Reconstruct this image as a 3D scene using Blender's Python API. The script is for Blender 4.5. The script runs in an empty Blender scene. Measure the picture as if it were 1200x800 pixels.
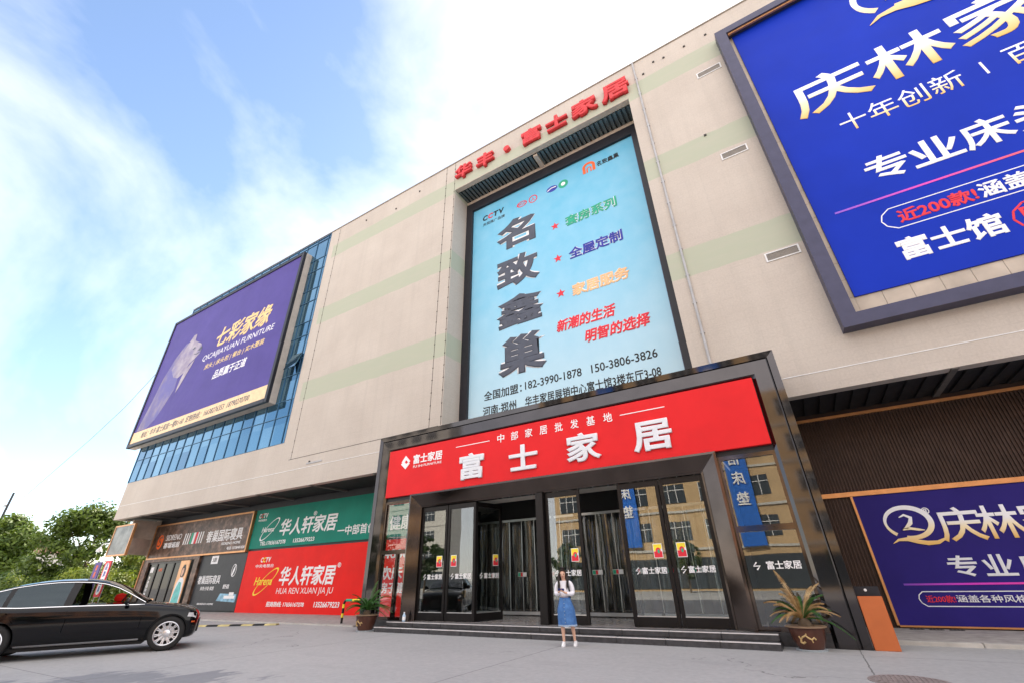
import bpy, bmesh, math, random
from math import sin, cos, pi, radians as rad
from mathutils import Vector, Matrix

random.seed(11)
SC = bpy.context.scene
COL = SC.collection

# ------------------------------------------------------------------ camera
cam_d = bpy.data.cameras.new('camera')
cam = bpy.data.objects.new('camera', cam_d)
COL.objects.link(cam)
RIGHT = Vector(((0.8532143340888131, 0.5211542230906223, -0.020580958680125636)))
UP = Vector(((0.2638664474482071, -0.39728189308534884, 0.878943454004627)))
BACK = Vector(((0.449888650686418, -0.7553577782622822, -0.47648171927391186)))
m = Matrix((RIGHT, UP, BACK)).transposed().to_4x4()
m.translation = Vector((0, 0, 1.42))
cam.matrix_world = m
cam_d.sensor_fit = 'HORIZONTAL'
cam_d.sensor_width = 36.0
cam_d.lens = 15.3963
cam_d.clip_start = 0.1
cam_d.clip_end = 3000
SC.camera = cam

# ------------------------------------------------------------------ sky, sun, exposure
CLEAR = Vector((-0.76, 0.06, 0.64)).normalized()
SUN_EL, SUN_ROT = 47.0, -14.0          # the sun stands behind the building, a little to its left
world = bpy.data.worlds.new('World')
SC.world = world
world.use_nodes = True
wt = world.node_tree
for n in list(wt.nodes):
    wt.nodes.remove(n)
wo = wt.nodes.new('ShaderNodeOutputWorld')
bg = wt.nodes.new('ShaderNodeBackground')
bg.inputs['Strength'].default_value = 0.085
sky = wt.nodes.new('ShaderNodeTexSky')
sky.sky_type = 'NISHITA'
sky.sun_disc = False
sky.sun_elevation = rad(SUN_EL)
sky.sun_rotation = rad(SUN_ROT)
sky.air_density = 1.0
sky.dust_density = 0.2
sky.ozone_density = 2.2
tc = wt.nodes.new('ShaderNodeTexCoord')
mp = wt.nodes.new('ShaderNodeMapping')
mp.inputs['Scale'].default_value = (1.0, 1.0, 1.5)
mp.inputs['Location'].default_value = (0.35, 0.1, 0.42)
nz = wt.nodes.new('ShaderNodeTexNoise')
nz.inputs['Scale'].default_value = 1.45
nz.inputs['Detail'].default_value = 7.0
nz.inputs['Roughness'].default_value = 0.54
nz.inputs['Distortion'].default_value = 0.5
rp = wt.nodes.new('ShaderNodeValToRGB')
rp.color_ramp.elements[0].position = 0.30
rp.color_ramp.elements[0].color = (0, 0, 0, 1)
rp.color_ramp.elements[1].position = 0.88
rp.color_ramp.elements[1].color = (1, 1, 1, 1)
mx = wt.nodes.new('ShaderNodeMix')
mx.data_type = 'RGBA'
mx.inputs[7].default_value = (8.2, 8.1, 8.4, 1)     # sunlit cloud
wt.links.new(tc.outputs['Generated'], mp.inputs['Vector'])
wt.links.new(mp.outputs['Vector'], nz.inputs['Vector'])
# one clear blue window in the cloud, high over the left end of the building
vd = wt.nodes.new('ShaderNodeVectorMath')
vd.operation = 'DOT_PRODUCT'
vd.inputs[1].default_value = CLEAR
wt.links.new(tc.outputs['Generated'], vd.inputs[0])
mr = wt.nodes.new('ShaderNodeMapRange')
mr.inputs['From Min'].default_value = 0.60
mr.inputs['From Max'].default_value = 0.97
mr.inputs['To Min'].default_value = 0.27  # thicker cloud away from the window, added unseen behind the camera to light the facade
mr.inputs['To Max'].default_value = -0.17
wt.links.new(vd.outputs['Value'], mr.inputs['Value'])
ad = wt.nodes.new('ShaderNodeMath')
ad.operation = 'ADD'
wt.links.new(nz.outputs['Fac'], ad.inputs[0])
wt.links.new(mr.outputs[0], ad.inputs[1])
wt.links.new(ad.outputs[0], rp.inputs['Fac'])
wt.links.new(rp.outputs['Color'], mx.inputs[0])
wt.links.new(sky.outputs['Color'], mx.inputs[6])
wt.links.new(mx.outputs[2], bg.inputs['Color'])
wt.links.new(bg.outputs[0], wo.inputs['Surface'])

sun_d = bpy.data.lights.new('sun', 'SUN')
sun_d.energy = 3.2
sun_d.angle = rad(0.53)
sun_d.color = (1.0, 0.93, 0.82)
sun = bpy.data.objects.new('sun', sun_d)
COL.objects.link(sun)
sdir = Vector((sin(rad(SUN_ROT)) * cos(rad(SUN_EL)), cos(rad(SUN_ROT)) * cos(rad(SUN_EL)), sin(rad(SUN_EL))))
sun.rotation_euler = sdir.to_track_quat('Z', 'Y').to_euler()
sun.location = (-20, 60, 80)

SC.view_settings.view_transform = 'Standard'
SC.view_settings.look = 'None'
SC.view_settings.gamma = 1.0
SC.view_settings.use_curve_mapping = False
SC.view_settings.exposure = 1.9
SC.view_settings.use_white_balance = True
SC.view_settings.white_balance_temperature = 6950
SC.view_settings.white_balance_tint = 10.5
SC.render.engine = 'CYCLES'
SC.cycles.use_denoising = True
SC.cycles.max_bounces = 8
SC.cycles.transparent_max_bounces = 16
SC.cycles.sample_clamp_indirect = 8.0
SC.cycles.caustics_reflective = False
SC.cycles.caustics_refractive = False

# ------------------------------------------------------------------ materials
def nodes_of(name):
    mt = bpy.data.materials.new(name)
    mt.use_nodes = True
    nt = mt.node_tree
    return mt, nt, nt.nodes['Principled BSDF']

def N(nt, kind, **kw):
    n = nt.nodes.new(kind)
    for k, v in kw.items():
        if k in n.inputs.keys():
            n.inputs[k].default_value = v
        else:
            setattr(n, k, v)
    return n

def ramp(nt, fac, stops):
    r = nt.nodes.new('ShaderNodeValToRGB')
    e = r.color_ramp.elements
    while len(e) < len(stops):
        e.new(0.5)
    for el, (p, c) in zip(e, stops):
        el.position = p
        el.color = (*c, 1)
    nt.links.new(fac, r.inputs['Fac'])
    return r.outputs['Color']

def mixc(nt, fac, a, b, mode='MIX'):
    n = nt.nodes.new('ShaderNodeMix')
    n.data_type = 'RGBA'
    n.blend_type = mode
    for s, v in ((0, fac), (6, a), (7, b)):
        if isinstance(v, (int, float)):
            n.inputs[s].default_value = v
        elif isinstance(v, tuple):
            n.inputs[s].default_value = (*v, 1)
        else:
            nt.links.new(v, n.inputs[s])
    return n.outputs[2]

def math_(nt, op, a, b=0.0, c=0.0):
    n = nt.nodes.new('ShaderNodeMath')
    n.operation = op
    for i, v in enumerate((a, b, c)):
        if isinstance(v, (int, float)):
            n.inputs[i].default_value = v
        else:
            nt.links.new(v, n.inputs[i])
    return n.outputs[0]

def coords(nt, kind='Object', scale=(1, 1, 1)):
    t = nt.nodes.new('ShaderNodeTexCoord')
    mpp = nt.nodes.new('ShaderNodeMapping')
    mpp.inputs['Scale'].default_value = scale
    nt.links.new(t.outputs[kind], mpp.inputs['Vector'])
    return mpp.outputs['Vector']

def noise(nt, vec, scale=5.0, detail=4.0, rough=0.55):
    n = N(nt, 'ShaderNodeTexNoise', Scale=scale, Detail=detail, Roughness=rough)
    nt.links.new(vec, n.inputs['Vector'])
    return n.outputs['Fac']

def bump(nt, b, h, strength=0.2, dist=0.02):
    bn = N(nt, 'ShaderNodeBump', Strength=strength, Distance=dist)
    nt.links.new(h, bn.inputs['Height'])
    nt.links.new(bn.outputs['Normal'], b.inputs['Normal'])

def pm(name, col, rough=0.6, metal=0.0, var=0.12, nscale=3.0, bmp=0.0, bscale=40.0, spec=0.3, coat=0.0, emit=None, scale=(1, 1, 1)):
    """general procedural surface: colour broken up by noise, optional fine bump"""
    mt, nt, b = nodes_of(name)
    v = coords(nt, 'Object', scale)
    f = noise(nt, v, nscale, 6)
    lo = tuple(max(0, c * (1 - var)) for c in col)
    hi = tuple(min(1, c * (1 + var)) for c in col)
    nt.links.new(ramp(nt, f, [(0.3, lo), (0.7, hi)]), b.inputs['Base Color'])
    f2 = noise(nt, v, nscale * 4.3, 3)
    nt.links.new(math_(nt, 'MULTIPLY_ADD', f2, rough * 0.3, rough * 0.85), b.inputs['Roughness'])
    b.inputs['Metallic'].default_value = metal
    b.inputs['Specular IOR Level'].default_value = spec
    b.inputs['Coat Weight'].default_value = coat
    b.inputs['Coat Roughness'].default_value = 0.03
    if bmp:
        bump(nt, b, noise(nt, v, bscale, 4), bmp, 0.01)
    if emit:
        b.inputs['Emission Color'].default_value = (*col, 1)
        b.inputs['Emission Strength'].default_value = emit
    return mt

def grad(name, stops, axis='Z', rough=0.5, var=0.0):
    """printed artwork whose ink runs from one colour to another along the piece"""
    mt, nt, b = nodes_of(name)
    t = nt.nodes.new('ShaderNodeTexCoord')
    s = nt.nodes.new('ShaderNodeSeparateXYZ')
    nt.links.new(t.outputs['Generated'], s.inputs[0])
    c = ramp(nt, s.outputs[axis], stops)
    if var:
        f = noise(nt, coords(nt), 1.2, 5)
        c = mixc(nt, math_(nt, 'MULTIPLY', f, var), c, (0.85, 0.95, 1.0))
    nt.links.new(c, b.inputs['Base Color'])
    b.inputs['Roughness'].default_value = rough
    return mt

def glass_mat(name, tint=(0.75, 0.8, 0.8), base=0.10, rough=0.0, refl=(1, 1, 1), wave=0.02):
    """sheet glass: sees through, mirrors more at a grazing look"""
    mt = bpy.data.materials.new(name)
    mt.use_nodes = True
    nt = mt.node_tree
    nt.nodes.clear()
    o = nt.nodes.new('ShaderNodeOutputMaterial')
    tr = N(nt, 'ShaderNodeBsdfTransparent', Color=(*tint, 1))
    gl = N(nt, 'ShaderNodeBsdfGlossy', Color=(*refl, 1), Roughness=rough)
    lw = N(nt, 'ShaderNodeLayerWeight', Blend=0.5)
    fac = math_(nt, 'MULTIPLY_ADD', math_(nt, 'POWER', lw.outputs['Facing'], 5.0), 0.9, 0.035 + base)
    fac = math_(nt, 'MINIMUM', fac, 1.0)
    if wave:
        bn = N(nt, 'ShaderNodeBump', Strength=wave, Distance=0.05)
        nt.links.new(noise(nt, coords(nt), 0.9, 1), bn.inputs['Height'])
        nt.links.new(bn.outputs['Normal'], gl.inputs['Normal'])
    ms = nt.nodes.new('ShaderNodeMixShader')
    nt.links.new(fac, ms.inputs[0])
    nt.links.new(tr.outputs[0], ms.inputs[1])
    nt.links.new(gl.outputs[0], ms.inputs[2])
    nt.links.new(ms.outputs[0], o.inputs['Surface'])
    return mt

def wall_mat():
    mt, nt, b = nodes_of('stucco_wall')
    g = nt.nodes.new('ShaderNodeNewGeometry')
    s = nt.nodes.new('ShaderNodeSeparateXYZ')
    nt.links.new(g.outputs['Position'], s.inputs[0])
    v = coords(nt, 'Object')
    base = ramp(nt, noise(nt, v, 0.35, 8, 0.62), [(0.3, (0.470, 0.412, 0.362)), (0.7, (0.56, 0.50, 0.443))])
    streak = noise(nt, coords(nt, 'Object', (1.6, 1.0, 0.07)), 1.6, 5)
    base = mixc(nt, math_(nt, 'MULTIPLY', ramp(nt, streak, [(0.5, (0, 0, 0)), (0.80, (1, 1, 1))]), 0.26), base, (0.34, 0.31, 0.275))
    grain = noise(nt, v, 16, 3, 0.7)
    base = mixc(nt, 0.16, base, ramp(nt, grain, [(0.3, (0.3, 0.26, 0.22)), (0.7, (0.75, 0.68, 0.6))]))
    # faint courses of cladding
    br = N(nt, 'ShaderNodeTexBrick', Scale=1.0)
    br.inputs['Color1'].default_value = (1, 1, 1, 1)
    br.inputs['Color2'].default_value = (0.93, 0.93, 0.93, 1)
    br.inputs['Mortar'].default_value = (0.72, 0.72, 0.72, 1)
    br.inputs['Mortar Size'].default_value = 0.008
    br.inputs['Brick Width'].default_value = 0.6
    br.inputs['Row Height'].default_value = 0.3
    cmb = nt.nodes.new('ShaderNodeCombineXYZ')
    nt.links.new(s.outputs['X'], cmb.inputs[0])
    nt.links.new(s.outputs['Z'], cmb.inputs[1])
    nt.links.new(cmb.outputs[0], br.inputs['Vector'])
    base = mixc(nt, 0.22, base, br.outputs['Color'], 'MULTIPLY')
    # three painted pale green bands, worn
    z = s.outputs['Z']
    wob = math_(nt, 'MULTIPLY_ADD', noise(nt, v, 0.9, 3), 0.16, -0.08)
    zz = math_(nt, 'ADD', z, wob)
    band = None
    for lo, hi in ((11.30, 12.56), (16.75, 18.0), (22.45, 23.62)):
        a = math_(nt, 'MULTIPLY', math_(nt, 'GREATER_THAN', zz, lo), math_(nt, 'LESS_THAN', zz, hi))
        band = a if band is None else math_(nt, 'MAXIMUM', band, a)
    band = math_(nt, 'MULTIPLY', band, math_(nt, 'GREATER_THAN', s.outputs['X'], -24.3))
    fade = math_(nt, 'MULTIPLY_ADD', noise(nt, coords(nt, 'Object', (0.5, 1, 3)), 1.3, 6), 0.8, 0.55)
    band = math_(nt, 'MINIMUM', math_(nt, 'MULTIPLY', band, fade), 1.0)
    base = mixc(nt, band, base, (0.42, 0.44, 0.345))
    nt.links.new(base, b.inputs['Base Color'])
    b.inputs['Roughness'].default_value = 0.85
    b.inputs['Specular IOR Level'].default_value = 0.25
    bump(nt, b, grain, 0.25, 0.01)
    return mt

def ground_mat():
    mt, nt, b = nodes_of('concrete_ground')
    g = nt.nodes.new('ShaderNodeNewGeometry')
    s = nt.nodes.new('ShaderNodeSeparateXYZ')
    nt.links.new(g.outputs['Position'], s.inputs[0])
    v = coords(nt, 'Object')
    c = ramp(nt, noise(nt, v, 0.22, 9, 0.6), [(0.3, (0.295, 0.30, 0.305)), (0.7, (0.39, 0.388, 0.385))])
    c = mixc(nt, 0.30, c, ramp(nt, noise(nt, v, 9, 6, 0.7), [(0.35, (0.20, 0.20, 0.205)), (0.65, (0.48, 0.47, 0.46))]))
    # tyre polish and water stains
    st = ramp(nt, noise(nt, coords(nt, 'Object', (0.35, 1.0, 1)), 0.9, 7, 0.62), [(0.56, (0, 0, 0)), (0.70, (1, 1, 1))])
    c = mixc(nt, math_(nt, 'MULTIPLY', st, 0.35), c, (0.20, 0.20, 0.21))
    sp = ramp(nt, noise(nt, v, 2.3, 4, 0.6), [(0.68, (0, 0, 0)), (0.73, (1, 1, 1))])
    c = mixc(nt, math_(nt, 'MULTIPLY', sp, 0.4), c, (0.15, 0.145, 0.15))
    pt = N(nt, 'ShaderNodeTexVoronoi', Scale=0.11)
    pt.feature = 'F1'
    nt.links.new(v, pt.inputs['Vector'])
    c = mixc(nt, 0.22, c, ramp(nt, math_(nt, 'FRACT', math_(nt, 'MULTIPLY', pt.outputs['Color'], 3.7)), [(0.0, (0.24, 0.235, 0.23)), (1.0, (0.42, 0.41, 0.405))]))
    vc = N(nt, 'ShaderNodeTexVoronoi', Scale=0.16)
    vc.feature = 'DISTANCE_TO_EDGE'
    dist = N(nt, 'ShaderNodeVectorMath', operation='MULTIPLY_ADD')
    nzc = N(nt, 'ShaderNodeTexNoise', Scale=0.9, Detail=6.0)
    nt.links.new(v, nzc.inputs['Vector'])
    dist.inputs[1].default_value = (2.2, 2.2, 0)
    nt.links.new(nzc.outputs['Color'], dist.inputs[0])
    nt.links.new(v, dist.inputs[2])
    nt.links.new(dist.outputs[0], vc.inputs['Vector'])
    ck = math_(nt, 'LESS_THAN', vc.outputs['Distance'], 0.0022)
    ck = math_(nt, 'MULTIPLY', ck, math_(nt, 'GREATER_THAN', noise(nt, v, 0.18, 3), 0.52))
    c = mixc(nt, math_(nt, 'MULTIPLY', ck, 0.7), c, (0.10, 0.10, 0.10))
    oil = ramp(nt, noise(nt, coords(nt, 'Object', (0.9, 0.45, 1)), 0.75, 8, 0.68), [(0.64, (0, 0, 0)), (0.69, (1, 1, 1))])
    c = mixc(nt, math_(nt, 'MULTIPLY', oil, 0.5), c, (0.12, 0.125, 0.135))
    # a dark wet streak on the concrete beside the parked car
    wetx = math_(nt, 'DIVIDE', math_(nt, 'ADD', math_(nt, 'ADD', s.outputs['X'], 11.6), math_(nt, 'MULTIPLY_ADD', s.outputs['Y'], -0.9, 3.4)), 2.3)
    wety = math_(nt, 'DIVIDE', math_(nt, 'ADD', s.outputs['Y'], -4.6), 2.2)
    wd = math_(nt, 'ADD', math_(nt, 'MULTIPLY', wetx, wetx), math_(nt, 'MULTIPLY', wety, wety))
    wm = math_(nt, 'SUBTRACT', math_(nt, 'MULTIPLY', noise(nt, coords(nt, 'Object', (1.3, 0.5, 1)), 1.3, 7, 0.65), 2.6), math_(nt, 'ADD', wd, 0.9))
    wm = ramp(nt, wm, [(0.0, (0, 0, 0)), (0.14, (1, 1, 1))])
    c = mixc(nt, math_(nt, 'MULTIPLY', wm, 0.6), c, (0.11, 0.12, 0.145))
    # cut joints of the slabs
    wx = math_(nt, 'ADD', s.outputs['X'], math_(nt, 'MULTIPLY', noise(nt, v, 3, 2), 0.05))
    jx = math_(nt, 'LESS_THAN', math_(nt, 'PINGPONG', math_(nt, 'ADD', wx, -0.40), 3.0), 0.012)
    jy = math_(nt, 'LESS_THAN', math_(nt, 'PINGPONG', math_(nt, 'ADD', s.outputs['Y'], -4.2), 4.0), 0.010)
    c = mixc(nt, math_(nt, 'MULTIPLY', math_(nt, 'MAXIMUM', jx, jy), 0.75), c, (0.09, 0.09, 0.09))
    nt.links.new(c, b.inputs['Base Color'])
    nt.links.new(math_(nt, 'MULTIPLY_ADD', noise(nt, v, 3, 5), 0.4, 0.5), b.inputs['Roughness'])
    bump(nt, b, noise(nt, v, 30, 5, 0.7), 0.25, 0.01)
    return mt

def curtain_glass_mat():
    mt, nt, b = nodes_of('blue_curtain_glass')
    g = nt.nodes.new('ShaderNodeNewGeometry')
    sc = N(nt, 'ShaderNodeVectorMath', operation='DIVIDE')
    sc.inputs[1].default_value = (1.25, 50.0, 1.45)
    nt.links.new(g.outputs['Position'], sc.inputs[0])
    fl = N(nt, 'ShaderNodeVectorMath', operation='FLOOR')
    nt.links.new(sc.outputs[0], fl.inputs[0])
    wn = nt.nodes.new('ShaderNodeTexWhiteNoise')
    nt.links.new(fl.outputs[0], wn.inputs['Vector'])
    c = ramp(nt, wn.outputs['Value'], [(0.0, (0.05, 0.155, 0.26)), (0.45, (0.085, 0.23, 0.35)), (1.0, (0.16, 0.32, 0.43))])
    nt.links.new(c, b.inputs['Base Color'])
    b.inputs['Metallic'].default_value = 0.85
    b.inputs['Roughness'].default_value = 0.04
    tilt = N(nt, 'ShaderNodeVectorMath', operation='MULTIPLY_ADD')
    tilt.inputs[1].default_value = (0.03, 0.0, 0.03)
    nt.links.new(wn.outputs['Color'], tilt.inputs[0])
    nt.links.new(g.outputs['Normal'], tilt.inputs[2])
    nt.links.new(tilt.outputs[0], b.inputs['Normal'])
    return mt

def leaf_mat(name, a, c):
    mt, nt, b = nodes_of(name)
    v = coords(nt, 'Object')
    n1 = noise(nt, v, 0.9, 3)
    oi = noise(nt, v, 7.0, 2)
    col = ramp(nt, math_(nt, 'MULTIPLY_ADD', oi, 0.5, math_(nt, 'MULTIPLY', n1, 0.5)), [(0.36, a), (0.64, c)])
    nt.links.new(col, b.inputs['Base Color'])
    b.inputs['Roughness'].default_value = 0.55
    tl = N(nt, 'ShaderNodeBsdfTranslucent')
    nt.links.new(col, tl.inputs['Color'])
    ms = N(nt, 'ShaderNodeMixShader')
    ms.inputs[0].default_value = 0.33
    out = nt.nodes['Material Output']
    nt.links.new(b.outputs[0], ms.inputs[1])
    nt.links.new(tl.outputs[0], ms.inputs[2])
    nt.links.new(ms.outputs[0], out.inputs['Surface'])
    return mt

def stone_mat():
    mt, nt, b = nodes_of('brown_granite')
    v = coords(nt)
    c = ramp(nt, noise(nt, v, 2.5, 9, 0.75), [(0.36, (0.035, 0.022, 0.016)), (0.5, (0.11, 0.065, 0.045)), (0.64, (0.26, 0.16, 0.12))])
    nt.links.new(c, b.inputs['Base Color'])
    b.inputs['Roughness'].default_value = 0.38
    b.inputs['Specular IOR Level'].default_value = 0.25
    return mt

def denim_mat():
    mt, nt, b = nodes_of('blue_denim')
    v = coords(nt)
    c = ramp(nt, noise(nt, v, 6, 6, 0.7), [(0.3, (0.02, 0.085, 0.26)), (0.7, (0.08, 0.22, 0.50))])
    nt.links.new(c, b.inputs['Base Color'])
    b.inputs['Roughness'].default_value = 0.85
    bump(nt, b, noise(nt, v, 180, 2), 0.3, 0.005)
    return mt

M = {}
M['wall'] = wall_mat()
M['ground'] = ground_mat()
M['paving'] = pm('grey_paving', (0.34, 0.315, 0.30), 0.8, var=0.22, nscale=4, bmp=0.2)
M['kerb'] = pm('pale_kerb', (0.46, 0.44, 0.41), 0.8, var=0.2, nscale=2, bmp=0.2)
M['darkgap'] = pm('dark_joint', (0.07, 0.065, 0.06), 0.8)
M['jointgrey'] = pm('grey_joint_sealant', (0.26, 0.235, 0.21), 0.8)
M['cap'] = pm('parapet_metal', (0.33, 0.29, 0.25), 0.5)
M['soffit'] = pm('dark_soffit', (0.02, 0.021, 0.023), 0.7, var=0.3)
M['beam'] = pm('soffit_beam_paint', (0.14, 0.13, 0.12), 0.6)
M['beige'] = pm('beige_panel', (0.52, 0.43, 0.36), 0.7)
M['boxgrey'] = pm('pale_box_sheet', (0.47, 0.43, 0.39), 0.7, var=0.1)
M['corr'] = pm('dark_corrugated_sheet', (0.14, 0.17, 0.18), 0.4, metal=0.5)
M['curtain'] = curtain_glass_mat()
M['mullion'] = pm('blue_mullion', (0.06, 0.15, 0.25), 0.4, metal=0.3)
M['ribbed'] = pm('brown_ribbed_metal', (0.056, 0.034, 0.027), 0.5, metal=0.35, var=0.2)
M['copper'] = pm('copper_trim', (0.62, 0.30, 0.13), 0.35, metal=0.6)
M['blackmetal'] = pm('polished_black_metal', (0.075, 0.07, 0.072), 0.055, metal=0.95, var=0.1, nscale=1.2, bmp=0.10, bscale=0.8)
M['bronze'] = pm('bronze_black_metal', (0.09, 0.072, 0.064), 0.09, metal=0.9, var=0.15, nscale=1.5, bmp=0.04, bscale=1.5)
M['doorframe'] = pm('door_frame_metal', (0.016, 0.014, 0.014), 0.3, metal=0.5)
M['glass'] = glass_mat('clear_sheet_glass', (0.84, 0.89, 0.89), 0.07)
M['winglass'] = glass_mat('window_sheet_glass', (0.84, 0.88, 0.88), 0.05)
M['redfascia'] = pm('red_fascia_film', (0.72, 0.020, 0.024), 0.5, var=0.07, nscale=0.9, spec=0.15, bmp=0.25, bscale=1.8)
M['redboard'] = pm('red_vinyl', (0.78, 0.018, 0.014), 0.5, var=0.08, nscale=0.8, spec=0.12, bmp=0.3, bscale=1.5)
M['redletter'] = pm('weathered_red_letter', (0.60, 0.040, 0.045), 0.5, var=0.15)
M['reddark'] = pm('red_letter_side', (0.30, 0.018, 0.02), 0.5)
M['red'] = pm('red_ink', (0.72, 0.03, 0.05), 0.5)
M['white'] = pm('white_vinyl', (0.84, 0.83, 0.84), 0.5, var=0.03)
M['pearl'] = pm('pearl_white_letter', (0.70, 0.72, 0.76), 0.4, var=0.05)
M['inkgrey'] = pm('slate_ink', (0.075, 0.085, 0.115), 0.5)
M['black'] = pm('black_ink', (0.012, 0.012, 0.014), 0.5)
M['green'] = pm('green_ink', (0.02, 0.36, 0.22), 0.5)
M['navy'] = pm('navy_ink', (0.035, 0.045, 0.33), 0.5)
M['orange'] = pm('orange_ink', (0.88, 0.50, 0.26), 0.5)
M['orangered'] = pm('orange_red_ink', (0.80, 0.13, 0.03), 0.5)
M['gold'] = pm('gold_ink', (0.80, 0.58, 0.26), 0.45)
M['yellow'] = pm('yellow_ink', (0.88, 0.70, 0.05), 0.5)
M['teal'] = pm('teal_vinyl', (0.006, 0.215, 0.155), 0.5, var=0.12, nscale=0.8, spec=0.12, bmp=0.3, bscale=1.5)
M['purple'] = pm('purple_vinyl', (0.088, 0.066, 0.265), 0.5, var=0.10, nscale=0.4, spec=0.12, bmp=0.3, bscale=1.2)
M['indigo'] = pm('indigo_vinyl', (0.024, 0.016, 0.165), 0.5, var=0.12, nscale=0.8, spec=0.12, bmp=0.3, bscale=1.6)
M['royal'] = pm('royal_blue_vinyl', (0.004, 0.030, 0.40), 0.5, var=0.10, nscale=0.35, spec=0.1, bmp=0.3, bscale=1.3)
M['charcoal'] = pm('charcoal_vinyl', (0.032, 0.034, 0.038), 0.45, var=0.15)
M['frameblue'] = pm('dark_slate_frame', (0.060, 0.060, 0.105), 0.4, metal=0.2)
M['frameblack'] = pm('black_frame', (0.022, 0.022, 0.028), 0.4)
M['tile'] = pm('tan_tile', (0.48, 0.41, 0.34), 0.6, var=0.18, nscale=1.2)
M['stone'] = stone_mat()
M['stepstone'] = pm('grey_granite_step', (0.055, 0.054, 0.058), 0.35, var=0.3, nscale=9, bmp=0.05)
M['nosing_highlight'] = pm('pale_nosing_highlight', (0.62, 0.60, 0.60), 0.45)  # pale colour standing in for light reflected off the step edges
M['platform'] = pm('polished_floor_tile', (0.33, 0.30, 0.29), 0.2, var=0.12)
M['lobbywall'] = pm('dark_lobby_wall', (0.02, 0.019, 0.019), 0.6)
M['ceiling'] = pm('pale_ceiling', (0.72, 0.66, 0.58), 0.7, var=0.04)
M['goldgrad'] = grad('gold_print', [(0.0, (0.78, 0.45, 0.10)), (0.42, (0.90, 0.78, 0.52)), (0.62, (0.86, 0.86, 0.88)), (1.0, (0.88, 0.88, 0.92))])
M['cyan'] = grad('sky_print', [(0.0, (0.46, 0.66, 0.76)), (0.5, (0.14, 0.48, 0.69)), (1.0, (0.03, 0.38, 0.60))], var=0.22)
M['rainbow'] = grad('rainbow_print', [(0.0, (0.25, 0.08, 0.6)), (0.3, (0.75, 0.05, 0.45)), (0.6, (0.85, 0.10, 0.12)), (0.8, (0.6, 0.6, 0.05)), (1.0, (0.12, 0.55, 0.15))], 'X')
M['magenta'] = grad('magenta_print', [(0.0, (0.16, 0.04, 0.42)), (0.18, (0.65, 0.03, 0.55)), (0.45, (0.80, 0.05, 0.25)), (0.55, (0.85, 0.25, 0.2)), (0.65, (0.85, 0.75, 0.45)), (1.0, (0.85, 0.75, 0.45))], 'X')
M['lightorange'] = pm('pale_orange_strip', (0.84, 0.60, 0.36), 0.5)
M['steel'] = pm('brushed_steel', (0.55, 0.55, 0.55), 0.3, metal=0.9)
M['greymetal'] = pm('grey_painted_metal', (0.42, 0.42, 0.43), 0.5)
M['ventdark'] = pm('vent_dark', (0.05, 0.05, 0.055), 0.6)
M['whitepaint'] = pm('white_paint', (0.72, 0.72, 0.72), 0.4)
M['bark'] = pm('bark', (0.13, 0.095, 0.065), 0.9, var=0.4, nscale=6, bmp=0.6)
M['leafa'] = leaf_mat('broad_leaf', (0.014, 0.052, 0.006), (0.15, 0.215, 0.02))
M['leafb'] = leaf_mat('yellow_green_leaf', (0.05, 0.11, 0.012), (0.24, 0.27, 0.025))
M['leafc'] = leaf_mat('dark_hedge_leaf', (0.012, 0.038, 0.008), (0.06, 0.105, 0.016))
M['frond'] = leaf_mat('cycad_leaf', (0.02, 0.085, 0.012), (0.06, 0.19, 0.03))
M['dryfrond'] = leaf_mat('dried_cycad_leaf', (0.34, 0.17, 0.04), (0.70, 0.50, 0.26))
M['pot'] = pm('brown_glazed_pot', (0.085, 0.035, 0.024), 0.22, var=0.25, nscale=5)
M['potrim'] = pm('pot_rim', (0.26, 0.17, 0.11), 0.4)
M['potgold'] = pm('pot_relief', (0.55, 0.38, 0.17), 0.45)
M['soil'] = pm('soil', (0.06, 0.045, 0.035), 0.95, bmp=0.5)
M['saucer'] = pm('pale_saucer', (0.42, 0.47, 0.50), 0.4)
M['orangemetal'] = pm('orange_painted_metal', (0.50, 0.135, 0.045), 0.38, var=0.07)
M['fadedyellow'] = pm('faded_yellow_rubber', (0.50, 0.42, 0.20), 0.8, var=0.3)
M['rubber'] = pm('black_rubber', (0.018, 0.018, 0.018), 0.75)
M['carpaint'] = pm('black_car_paint', (0.0025, 0.0027, 0.004), 0.05, var=0.05, spec=0.32, coat=0.0)
M['carblack'] = pm('black_plastic', (0.010, 0.010, 0.011), 0.5)
M['gapblack'] = pm('shut_line_black', (0.001, 0.001, 0.001), 0.9, spec=0.0)
M['chrome'] = pm('chrome', (0.80, 0.80, 0.82), 0.08, metal=1.0, var=0.02)
M['alloy'] = pm('alloy', (0.62, 0.62, 0.64), 0.25, metal=0.8, var=0.05)
M['carglass'] = glass_mat('tinted_car_glass', (0.10, 0.115, 0.125), 0.05, refl=(0.5, 0.62, 0.7), wave=0)
M['carglassclear'] = glass_mat('car_windscreen', (0.45, 0.50, 0.49), 0.08, wave=0)
M['lampglass'] = pm('lamp_lens', (0.60, 0.60, 0.62), 0.1, coat=1)
M['seat'] = pm('dark_seat', (0.03, 0.028, 0.027), 0.7)
M['skin'] = pm('skin', (0.66, 0.40, 0.29), 0.5, var=0.05)
M['lip'] = pm('lip', (0.45, 0.09, 0.09), 0.4)
M['hair'] = pm('dark_hair', (0.020, 0.014, 0.012), 0.4, var=0.4, nscale=20, scale=(8, 8, 1))
M['blouse'] = pm('white_blouse', (0.78, 0.77, 0.82), 0.8, var=0.06, nscale=10, bmp=0.2, bscale=25)
M['denim'] = denim_mat()
M['denimpale'] = pm('pale_denim', (0.36, 0.46, 0.60), 0.9)
M['shoe'] = pm('white_shoe', (0.78, 0.78, 0.80), 0.6)
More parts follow.
